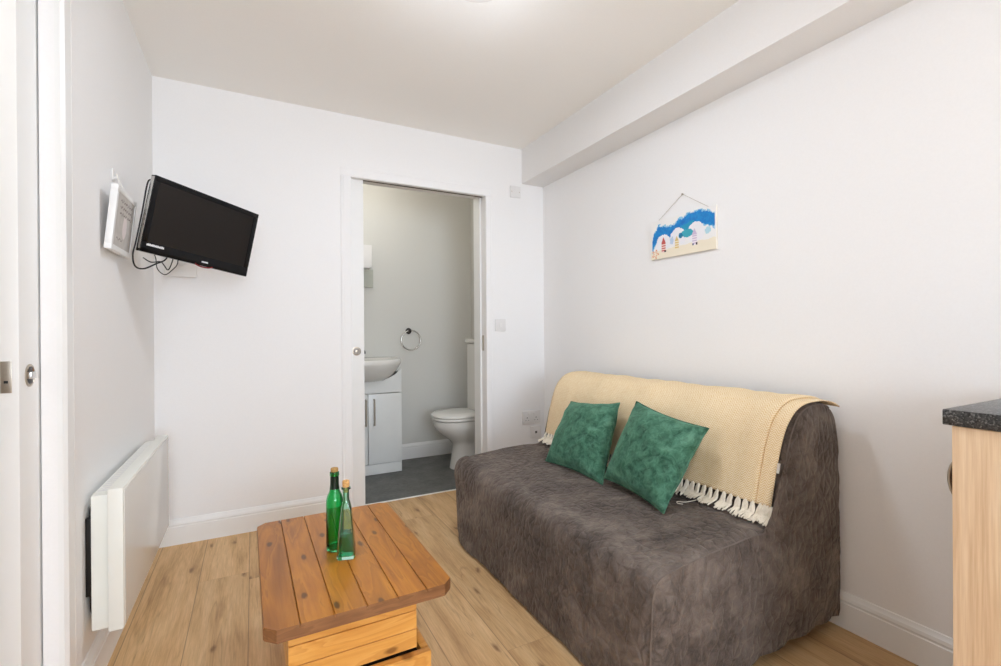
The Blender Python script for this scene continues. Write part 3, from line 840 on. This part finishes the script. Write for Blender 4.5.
bm = nb(); lathe(bm, [(0.0058, 0.196), (0.0062, 0.212), (0.0088, 0.2125), (0.0096, 0.222), (0.0090, 0.231), (0.0078, 0.232)], 24); link('cork', bm, M['cork'], t)

# ------------------------------------------------------------------ sofa bed in a fitted quilted cover
SY0, SY1 = 0.935, 2.305
prof = [(0.922, 0.012), (0.924, 0.12), (0.929, 0.25), (0.933, 0.34), (0.942, 0.378), (0.958, 0.402), (0.985, 0.413), (1.06, 0.424), (1.20, 0.436), (1.34, 0.442), (1.42, 0.440), (1.455, 0.446), (1.478, 0.468), (1.494, 0.515),
        (1.520, 0.617), (1.548, 0.712), (1.572, 0.760), (1.608, 0.798), (1.650, 0.816), (1.700, 0.822), (1.752, 0.820), (1.795, 0.806), (1.826, 0.776), (1.842, 0.730), (1.852, 0.640), (1.857, 0.45), (1.859, 0.25), (1.859, 0.09), (1.857, 0.05)]
path = resample(smooth_path([(a, 0, b) for a, b in prof], 8), 0.018)
t = thing('sofa_bed', 'two-seat sofa bed in a fitted dark brown quilted velour cover', 'sofa', (0, 0, 0))
def norm2(path, i):
    a = path[max(i - 1, 0)]; b = path[min(i + 1, len(path) - 1)]
    d = (b - a).normalized(); return Vector((-d.z, 0, d.x))
NRM = [norm2(path, i) for i in range(len(path))]
ys = [SY0, SY0 + 0.004, SY0 + 0.012] + [SY0 + 0.03 + (SY1 - SY0 - 0.06) * k / 80 for k in range(81)] + [SY1 - 0.012, SY1 - 0.004, SY1]
def cover_pt(i, y):
    p, n = path[i], NRM[i]
    ins = 0.0
    e = min(y - SY0, SY1 - y)
    if e < 0.03: ins = 0.010 * (1 - e / 0.03) ** 2
    ef = SY1 - y
    if p.x < 1.0: ins -= 0.010 * max(0.0, 1 - ef / 0.5)
    if ef < 0.12 and p.x < 1.0: ins += 0.040 * (1 - ef / 0.12) ** 2 * max(0.0, 1 - p.z / 0.36)
    a = 0.004 * noise.noise(Vector((p.x * 6, y * 6, p.z * 6))) + 0.0025 * noise.noise(Vector((p.x * 17, y * 17, p.z * 17 + 5)))
    q = p + n * (a - ins)
    q.y = y
    if p.z < 0.06 and p.x < 1.2: q.x += 0.012 * noise.noise(Vector((0, y * 5, 2)))
    # sag of the seat in the middle
    s = math.sin(PI * (y - SY0) / (SY1 - SY0))
    if 1.0 < p.x < 1.45 and 0.35 < p.z < 0.5: q.z -= 0.006 * s
    q.z = max(q.z, 0.006)
    if q.x > 1.864: q.x = 1.864
    return q
bm = nb(); grid_skin(bm, [[cover_pt(i, y) for i in range(len(path))] for y in ys])
link('cover', bm, M['suede'], t, angle=60)
# end panels: filled outline with a gently bulging face, hem lifted off the floor towards the back
for y, sgn in ((SY0, -1), (SY1, 1)):
    out = [cover_pt(i, y) for i in range(len(path))]
    hem = [Vector((1.80, y, 0.062)), Vector((1.70, y, 0.058)), Vector((1.55, y, 0.056)), Vector((1.40, y, 0.050)), Vector((1.25, y, 0.036)), Vector((1.10, y, 0.018)), Vector((1.0, y, 0.012))]
    bm = nb()
    f0 = bm.faces.new([bm.verts.new(p) for p in out + hem])
    r = bmesh.ops.triangulate(bm, faces=[f0], ngon_method='EAR_CLIP')
    for _ in range(3):
        long_e = [e for e in bm.edges if e.calc_length() > 0.05]
        bmesh.ops.subdivide_edges(bm, edges=long_e, cuts=1); bmesh.ops.triangulate(bm, faces=[f_ for f_ in bm.faces if len(f_.verts) > 3])
    bpts = out + hem
    for v in bm.verts:
        d = min((Vector((v.co.x, 0, v.co.z)) - Vector((p.x, 0, p.z))).length for p in bpts)
        v.co.y += sgn * (0.014 * min(d / 0.08, 1.0) ** 0.6 + 0.005 * noise.noise(v.co * 9) * min(d / 0.04, 1))
    link('end_panel', bm, M['suede'], t, angle=70)
    ipk = min(range(len(path)), key=lambda i: (path[i] - Vector((1.80, 0, 0.803))).length)
    bm = nb(); tube(bm, [p + Vector((0, sgn * 0.001, 0)) + NRM[i] * 0.0005 for i, p in enumerate(out) if i < ipk], 0.0021, 8)
    link('piping', bm, M['piping'], t)
bm = nb(); box(bm, 1.00, 1.80, SY0 + 0.05, SY1 - 0.05, 0.05, 0.30); link('bed_frame', bm, M['under'], t)
for x in (1.04, 1.76):
    for y in (SY0 + 0.09, SY1 - 0.09):
        bm = nb(); lathe(bm, [(0.018, 0.0), (0.02, 0.01), (0.02, 0.055)], 16, (x, y)); link('leg', bm, M['under'], t)

# ------------------------------------------------------------------ throw over the backrest
i0 = min(range(len(path)), key=lambda i: (path[i] - Vector((1.484, 0, 0.486))).length)
i1 = min(range(len(path)), key=lambda i: (path[i] - Vector((1.800, 0, 0.803))).length)
tp = resample([path[i].copy() for i in range(i0, i1 + 1)], 0.012)
TN = [norm2(tp, i) for i in range(len(tp))]
arc = [0.0]
for a, b in zip(tp, tp[1:]): arc.append(arc[-1] + (b - a).length)
# cross-section along the sofa: (y, height above the cover); Z-fold at the near end
TYF = 2.270
sec = [(TYF - (TYF - 1.005) * k / 80, 0.013 + 0.003 * math.sin(k * 0.33) + 0.0015 * math.sin(k * 0.9)) for k in range(81)]
sec += [(0.990, 0.0165), (0.983, 0.0150), (0.981, 0.0125), (0.984, 0.0100), (0.995, 0.0092), (1.03, 0.0092), (1.07, 0.0088), (1.077, 0.0076), (1.074, 0.0064), (1.06, 0.0060), (1.0, 0.0064), (0.955, 0.0080), (0.930, 0.0062)]
su = [0.0]
for (a, b), (c, d) in zip(sec, sec[1:]): su.append(su[-1] + math.hypot(c - a, d - b))
th = 0.0030
bm = nb(); uvl = bm.loops.layers.uv.new('UVMap')
rows, uvs = [], []
for k, (y, h_) in enumerate(sec):
    row, uvr = [], []
    lean = 0.035 * (1 - (y - 0.98) / 1.3) if y < 1.1 else 0.0
    for i, p in enumerate(tp):
        v = arc[i] / arc[-1]
        yy = y + 0.008 * math.sin(3 * v) + (0.020 * (1 - v) - 0.020 * v * v) * (1 if y < 1.2 else max(0, 1 - (y - 1.2)))
        hh = h_ + 0.004 * noise.noise(Vector((y * 9, v * 3, 4)))
        if k > 80: hh = h_
        q = p + TN[i] * hh; q.y = yy
        row.append(q); uvr.append((su[k], arc[i]))
    rows.append(row); uvs.append(uvr)
V = [[bm.verts.new(p) for p in r] for r in rows]
for k in range(len(V) - 1):
    for i in range(len(tp) - 1):
        fa = bm.faces.new((V[k][i], V[k][i + 1], V[k + 1][i + 1], V[k + 1][i]))
        for lp, (a, b) in zip(fa.loops, ((k, i), (k, i + 1), (k + 1, i + 1), (k + 1, i))): lp[uvl].uv = uvs[a][b]
thr = link('throw_blanket', bm, M['throw'], None, angle=180)
md = thr.modifiers.new('thickness', 'SOLIDIFY'); md.thickness = 0.003; md.offset = 0
tag(thr, 'cream herringbone throw with tassels draped over the sofa back', 'throw')
# tassels along the front hem
def tassel_mesh(seed):
    rg = random.Random(seed); bm = nb()
    # local: hem at origin, falls in -z for 12 mm, then runs out over the seat in -x
    for s in range(8):
        oy = rg.uniform(-0.015, 0.015); ln = rg.uniform(0.056, 0.078); tw = rg.uniform(0, 6.28)
        pts = []
        for k in range(11):
            q = k / 10.0; d = q * ln
            if d < 0.030: x, z = -0.004 - d * 0.30, -d
            else: x, z = -0.013 - (d - 0.030) * 0.8, -0.030 - (d - 0.030) * 0.35
            pts.append((x + 0.002 * math.sin(tw + q * 11), oy * (0.25 + q * 0.95) + 0.002 * math.cos(tw + q * 9), z))
        tube(bm, pts, [0.0027 + 0.0016 * math.sin(PI * min(1, q_ / 10.0 * 1.4)) for q_ in range(11)], 6)
    pts = [(-0.003, 0, 0.004), (-0.004, 0, -0.002), (-0.006, 0, -0.010), (-0.007, 0, -0.014)]
    tube(bm, pts, [0.0036, 0.0052, 0.0050, 0.0030], 8)
    return bm
protos = []
hem_y = [sec[k][0] for k in range(81)]
NT_ = 52
for k in range(NT_):
    a = k / (NT_ - 1)
    if a > 0.93: # on the folded strip
        y = 0.962 + 0.030; h_ = 0.007
        y = 0.952 + 0.046 * (1 - a) / 0.07 + 0.004
    else: y = TYF - 0.012 - (TYF - 0.985) * (a / 0.93); h_ = 0.013
    if y < 1.2: yy = y + 0.020 if a <= 0.93 else y - 0.012
    else: yy = y + 0.020 * max(0, 1 - (y - 1.2))
    p = tp[0] + TN[0] * h_
    if k < 6:
        o = link('tassel', tassel_mesh(k), M['tassel'], thr); protos.append(o)
    else:
        o = protos[k % 6].copy(); COL.objects.link(o); o.parent = thr
    o.location = (p.x, yy, p.z + 0.002); o.rotation_euler = (0, 0, random.uniform(-0.35, 0.35))
    o.scale = (1, 1, random.uniform(0.92, 1.05))
# care tag on the near edge, and a loose thread on the seat
bm = nb(); it = min(range(len(tp)), key=lambda i: abs(tp[i].z - 0.625)); p = tp[it] + TN[it] * 0.009
box(bm, p.x - 0.004, p.x + 0.010, 0.9445, 0.9457, p.z - 0.019, p.z + 0.014)
bmesh.ops.rotate(bm, cent=p, matrix=Matrix.Rotation(0.25, 3, 'Y'), verts=bm.verts)
link('care_tag', bm, M['tag'], thr, smooth=False)
bm = nb(); tube(bm, smooth_path([(1.44, 1.20, 0.452), (1.395, 1.215, 0.4465), (1.375, 1.235, 0.4455), (1.362, 1.222, 0.4455), (1.372, 1.207, 0.4455)], 6), 0.0014, 6)
link('loose_thread', bm, M['tassel'], thr)

# ------------------------------------------------------------------ cushions
def cushion(label, BL, BR, TL, TR, thick, seed):
    BL, BR, TL, TR = map(Vector, (BL, BR, TL, TR))
    c = (BL + BR + TL + TR) / 4
    ex = ((BR - BL) + (TR - TL)).normalized(); ey = ((TL - BL) + (TR - BR)).normalized()
    nz = ex.cross(ey).normalized()
    if nz.x > 0: nz = -nz
    t = thing('cushion', label, 'cushion', (c.x, c.y, min(BL.z, BR.z)), group='green velvet cushions on the sofa')
    org = Vector(t.location); N = 36
    def pt(i, j, s):
        u, v = i / N, j / N
        a, b = 2 * u - 1, 2 * v - 1
        # edges pulled in between the corners
        au = a * (1 - 0.075 * (1 - b * b) * abs(a) ** 1.5); bu = b * (1 - 0.075 * (1 - a * a) * abs(b) ** 1.5)
        uu_, vv_ = (au + 1) / 2, (bu + 1) / 2
        p = BL.lerp(BR, uu_).lerp(TL.lerp(TR, uu_), vv_)
        h_ = max(0, (1 - abs(a) ** 2.6) * (1 - abs(b) ** 2.6)) ** 0.55
        w_ = 0.006 * noise.noise(Vector((u * 4 + seed, v * 4, s))) + 0.003 * noise.noise(Vector((u * 11, v * 11 + seed, s)))
        return p + nz * s * (thick * h_ + w_ * min(1, 3 * h_)) - org
    bm = nb()
    F_ = [[bm.verts.new(pt(i, j_, 1)) for i in range(N + 1)] for j_ in range(N + 1)]
    B_ = [[F_[j_][i] if i in (0, N) or j_ in (0, N) else bm.verts.new(pt(i, j_, -1)) for i in range(N + 1)] for j_ in range(N + 1)]
    for j_ in range(N):
        for i in range(N):
            bm.faces.new((F_[j_][i], F_[j_][i + 1], F_[j_ + 1][i + 1], F_[j_ + 1][i]))
            bm.faces.new((B_[j_][i], B_[j_ + 1][i], B_[j_ + 1][i + 1], B_[j_][i + 1]))
    link('cushion_cover', bm, M['velvet'], t, angle=180)
    loop = [F_ and pt(i, 0, 0) for i in range(N)] + [pt(N, j_, 0) for j_ in range(N)] + [pt(N - i, N, 0) for i in range(N)] + [pt(0, N - j_, 0) for j_ in range(N)]
    bm = nb(); tube(bm, loop, 0.0028, 6, closed=True); link('seam', bm, M['velvet'], t)
    return t
cushion('green crushed velvet cushion standing upright, nearer the bathroom doorway', (1.265, 1.950, 0.440), (1.280, 1.540, 0.436), (1.480, 2.030, 0.704), (1.478, 1.655, 0.745), 0.072, 2)
cushion('green crushed velvet cushion leaning askew, nearer the throw\'s tassels', (1.290, 1.545, 0.462), (1.252, 1.185, 0.441), (1.470, 1.540, 0.767), (1.455, 1.163, 0.718), 0.070, 9)

# ------------------------------------------------------------------ kitchen unit at the right edge
t = thing('kitchen_cabinet', 'light oak effect kitchen base unit at the right edge of the room', 'cabinet', (1.293, -0.15, 0))
def kb(nm, x0, x1, y0, y1, z0, z1, m, bev=0.001, par=None):
    bm = nb(); box(bm, x0 - 1.293, x1 - 1.293, y0 + 0.15, y1 + 0.15, z0, z1, bev=bev); return link(nm, bm, M[m], par or t)
kb('end_panel', 1.293, 1.311, -0.15, 0.4375, 0.0, 0.868, 'beech')
kb('carcass', 1.311, 1.866, -0.13, 0.410, 0.10, 0.868, 'white_plastic')
kb('plinth', 1.311, 1.866, -0.10, 0.370, 0.0, 0.10, 'beech')
dr = kb('door', 1.314, 1.864, 0.412, 0.430, 0.11, 0.862, 'beech')
arc_h = [(0.578, 0.7975), (0.590, 0.793), (0.6035, 0.777), (0.6085, 0.748), (0.6035, 0.719), (0.590, 0.703), (0.578, 0.6985)]
bm = nb(); tube(bm, smooth_path([(0.046, a, b) for a, b in arc_h], 6), 0.0028, 10)
hd = link('handle', bm, M['steel'], dr)
bm = nb(); extrude_poly(bm, [(p.x, p.y) for p in smooth_path([(a, b, 0) for a, b in arc_h], 4)], 0.047, 0.075, lambda a, b, x: (x, a, b)); link('handle_cup', bm, M['brownmetal'], hd)
bm = nb(); box(bm, 1.286, XR - 0.001, -0.17, 0.4510, 0.8695, 0.9025, bev=0.003)
wt = link('worktop', bm, M['granite']); tag(wt, 'black speckled granite effect worktop on the oak kitchen unit', 'worktop')

# ------------------------------------------------------------------ bathroom furniture
t = thing('vanity_unit', 'white two-door vanity unit under the bathroom basin', 'vanity unit', (0.76, 3.765, 0))
def vb(nm, x0, x1, y0, y1, z0, z1, m, bev=0.002, par=None):
    bm = nb(); box(bm, x0 - 0.76, x1 - 0.76, y0 - 3.765, y1 - 3.765, z0, z1, bev=bev); return link(nm, bm, M[m], par or t)
bm = nb()
for a in ((0.50, 0.516, 3.615, 3.935, 0.0, 0.768), (1.004, 1.02, 3.615, 3.935, 0.0, 0.768), (0.516, 1.004, 3.925, 3.935, 0.0, 0.68), (0.516, 1.004, 3.615, 3.925, 0.08, 0.096)):
    box(bm, a[0] - 0.76, a[1] - 0.76, a[2] - 3.765, a[3] - 3.765, a[4], a[5])
link('carcass', bm, M['vanity'], t)
vb('plinth', 0.502, 1.018, 3.603, 3.614, 0.002, 0.078, 'vanity')
bm = nb()
notch = [(0.258, 0.800), (0.243, 0.782), (0.212, 0.754), (0.160, 0.728), (0.08, 0.712)]
poly = [(-0.258, 0.616), (0.258, 0.616)] + notch + [(-a, b) for a, b in reversed(notch)]
extrude_poly(bm, poly, 3.600 - 3.765, 3.614 - 3.765, lambda a, b, y: (a, y, b))
link('top_rail', bm, M['vanity'], t)
for a, b, hx in ((0.502, 0.759, 0.742), (0.763, 1.018, 0.805)):
    dd = vb('door', a, b, 3.597, 3.614, 0.082, 0.611, 'vanity', 0.003)
    bm = nb(); tube(bm, [(hx - 0.76, 3.597 - 3.765, 0.570), (hx - 0.76, 3.570 - 3.765, 0.570), (hx - 0.76, 3.570 - 3.765, 0.378), (hx - 0.76, 3.597 - 3.765, 0.378)], 0.006, 10)
    link('handle', bm, M['steel'], dd)
t = thing('washbasin', 'white ceramic washbasin on top of the bathroom vanity unit', 'basin', (0.76, 3.765, 0.72))
def brow(hx, front, z, n=32, back=3.93):
    pts = []
    for k in range(n + 1):
        a = PI * k / n
        e = 0.75
        cxx = math.copysign(abs(math.cos(a)) ** e, math.cos(a))
        pts.append(Vector((hx * cxx, back - 3.765 - 0.16 - (back - 0.16 - front) * math.sin(a) ** 1.0, z)))
    pts += [Vector((-hx, back - 3.765, z)), Vector((hx, back - 3.765, z))]
    return pts
bz_ = 0.72
rows = [brow(0.11, 3.60, -0.016), brow(0.17, 3.555, -0.010), brow(0.225, 3.50, 0.03), brow(0.262, 3.455, 0.080), brow(0.282, 3.435, 0.112), brow(0.286, 3.430, 0.124), brow(0.286, 3.430, 0.144), brow(0.278, 3.440, 0.154), brow(0.25, 3.475, 0.154, back=3.87), brow(0.225, 3.485, 0.150, back=3.86), brow(0.18, 3.53, 0.08, back=3.83), brow(0.10, 3.60, 0.045, back=3.78)]
bm = nb(); V = grid_skin(bm, rows, close_u=True); bm.faces.new(V[-1]); bm.faces.new(list(reversed(V[0])))
link('bowl', bm, M['ceramic'], t, angle=50)
t2 = thing('basin_tap', 'chrome tap on the bathroom basin, half hidden by the sliding door', 'tap', (0.772, 3.89, 0.881))
bm = nb(); lathe(bm, [(0.026, 0), (0.026, 0.006), (0.018, 0.012), (0.018, 0.06), (0.020, 0.07), (0.012, 0.082)], 20); link('tap_body', bm, M['chrome'], t2)
bm = nb(); tube(bm, [(0, -0.01, 0.045), (0, -0.06, 0.055), (0, -0.115, 0.045), (0, -0.12, 0.030)], 0.010, 10); link('spout', bm, M['darkmetal'], t2)
bm = nb(); tube(bm, [(0, 0, 0.078), (0.0, -0.05, 0.098)], 0.006, 8); link('lever', bm, M['chrome'], t2)

# small wall cabinet over the basin
t = thing('bathroom_cabinet', 'small white box cabinet on bathroom wall above the basin, mostly behind sliding door', 'cabinet', (0.70, BY1, 1.445))
bm = nb(); box(bm, -0.20, 0.143, -0.135, 0, 0.148, 0.325, bev=0.004); link('cabinet_body', bm, M['white_plastic'], t)
bm = nb(); box(bm, -0.20, 0.178, -0.018, 0, 0, 0.147, bev=0.002); link('lower_panel', bm, M['greygreen'], t)
bm = nb(); box(bm, -0.19, 0.133, -0.128, -0.020, 0.144, 0.149); link('shelf_underside', bm, M['plate'], t)

# towel ring
t = thing('towel_ring', 'chrome towel ring on the far bathroom wall', 'towel ring', (1.176, BY1, 1.087))
bm = nb(); disc_y(bm, 0, 0, 0, [(0.026, 0), (0.026, 0.006), (0.014, 0.010), (0.012, 0.035), (0.016, 0.038), (0.014, 0.046), (0.001, 0.048)], 20); link('wall_mount', bm, M['darkmetal'], t)
bm = nb(); tube(bm, [(0.010 + 0.083 * math.sin(2 * PI * k / 48), -0.040, -0.078 + 0.083 * math.cos(2 * PI * k / 48)) for k in range(48)], 0.0055, 10, closed=True); link('ring', bm, M['chrome'], t)

# toilet, facing -X, cistern against the right-hand bathroom wall
TYc = 3.49
t = thing('toilet', 'white close-coupled toilet with lid down, beyond bathroom doorway', 'toilet', (1.55, TYc, 0))
t.scale = (1, 1, 0.978)
def oval(x0, x1, hy_, z, n=36, sq_=0.85):
    # front at x0 (rounded), back at x1 (squarer)
    cx, hx = (x0 + x1) / 2, (x1 - x0) / 2
    pts = []
    for k in range(n):
        a = 2 * PI * k / n
        ca, sa = math.cos(a), math.sin(a)
        e = 1.0 if ca < 0 else 0.6
        pts.append(Vector((cx + hx * math.copysign(abs(ca) ** e, ca) - 1.55, hy_ * math.copysign(abs(sa) ** sq_, sa), z)))
    return pts
rows = [oval(1.375, 1.66, 0.105, 0.0), oval(1.378, 1.66, 0.102, 0.02), oval(1.392, 1.66, 0.092, 0.10), oval(1.400, 1.66, 0.090, 0.19), oval(1.375, 1.66, 0.105, 0.225), oval(1.310, 1.66, 0.145, 0.275), oval(1.262, 1.66, 0.172, 0.325), oval(1.244, 1.66, 0.180, 0.355), oval(1.240, 1.66, 0.182, 0.395), oval(1.262, 1.65, 0.165, 0.398)]
bm = nb(); V = grid_skin(bm, rows, close_u=True); bm.faces.new(V[-1]); bm.faces.new(list(reversed(V[0])))
link('pan', bm, M['ceramic'], t, angle=50)
def slab(nm, rows, m):
    bm = nb(); V = grid_skin(bm, rows, close_u=True); bm.faces.new(V[-1]); bm.faces.new(list(reversed(V[0]))); return link(nm, bm, M[m], t, angle=50)
slab('seat', [oval(1.238, 1.60, 0.184, 0.401), oval(1.232, 1.60, 0.188, 0.406), oval(1.232, 1.60, 0.188, 0.416), oval(1.238, 1.60, 0.184, 0.421)], 'ceramic')
slab('lid', [oval(1.236, 1.60, 0.186, 0.425), oval(1.230, 1.60, 0.190, 0.430), oval(1.232, 1.60, 0.188, 0.440), oval(1.255, 1.59, 0.170, 0.452), oval(1.32, 1.56, 0.11, 0.458)], 'ceramic')
def rbox(nm, x0, x1, y0, y1, z0, z1, bev, m, par=None):
    bm = nb(); box(bm, x0 - 1.55, x1 - 1.55, y0 - TYc, y1 - TYc, z0, z1, bev=bev, seg=3); return link(nm, bm, M[m], par or t)
rbox('cistern', 1.600, 1.756, TYc - 0.185, TYc + 0.185, 0.42, 1.006, 0.018, 'ceramic')
cl = rbox('cistern_lid', 1.588, 1.758, TYc - 0.197, TYc + 0.197, 1.006, 1.040, 0.008, 'ceramic')
bm = nb(); lathe(bm, [(0.022, 1.039), (0.022, 1.044), (0.018, 1.046)], 20, (0.13, 0)); link('flush_button', bm, M['chrome'], cl)

# ------------------------------------------------------------------ light
def area(name, loc, rot, sx, sy_, power, col=(1, 1, 1)):
    l = bpy.data.lights.new(name, 'AREA'); l.shape = 'RECTANGLE'; l.size = sx; l.size_y = sy_; l.energy = power; l.color = col
    o = bpy.data.objects.new(name, l); COL.objects.link(o); o.location = loc; o.rotation_euler = rot; return o
area('window_daylight', ((WX0 + WX1) / 2, YF + 0.02, (WZ0 + WZ1) / 2), (math.radians(105), 0, 0), WX1 - WX0 - 0.1, WZ1 - WZ0 - 0.1, 103, (0.84, 0.96, 1.12))
area('ceiling_light_down', (px, py, H - 0.07), (0, 0, 0), 0.22, 0.22, 8.5, (0.86, 0.96, 1.10))
pl_ = bpy.data.lights.new('ceiling_fill', 'POINT'); pl_.energy = 3.0; pl_.shadow_soft_size = 0.10; pl_.color = (0.86, 0.96, 1.10)
po = bpy.data.objects.new('ceiling_fill', pl_); COL.objects.link(po); po.location = (px, py, H - 0.30)  # added fill hung in mid-air to brighten the ceiling, separate from the fixture
bl = bpy.data.lights.new('bathroom_fill', 'POINT'); bl.energy = 5.6; bl.shadow_soft_size = 0.12; bl.color = (1, 0.97, 0.92)
bo = bpy.data.objects.new('bathroom_fill', bl); COL.objects.link(bo); bo.location = (0.75, 3.45, H - 0.15)  # added fill with no fixture, brightens the bathroom
hl_ = bpy.data.lights.new('hall_fill', 'POINT'); hl_.energy = 8; hl_.shadow_soft_size = 0.15
ho = bpy.data.objects.new('hall_fill', hl_); COL.objects.link(ho); ho.location = (-1.0, 1.0, H - 0.25)  # added unseen fill, spills in through the left doorway

w = bpy.data.worlds.new('world'); S.world = w; w.use_nodes = True
w.node_tree.nodes['Background'].inputs[0].default_value = (0.85, 0.92, 1.0, 1); w.node_tree.nodes['Background'].inputs[1].default_value = 1.0
S.view_settings.view_transform = 'Standard'; S.view_settings.look = 'None'
S.view_settings.gamma = 1.0; S.view_settings.exposure = -0.2; S.view_settings.use_curve_mapping = False
S.cycles.use_denoising = True
S.cycles.max_bounces = 12; S.cycles.diffuse_bounces = 8; S.cycles.transmission_bounces = 12
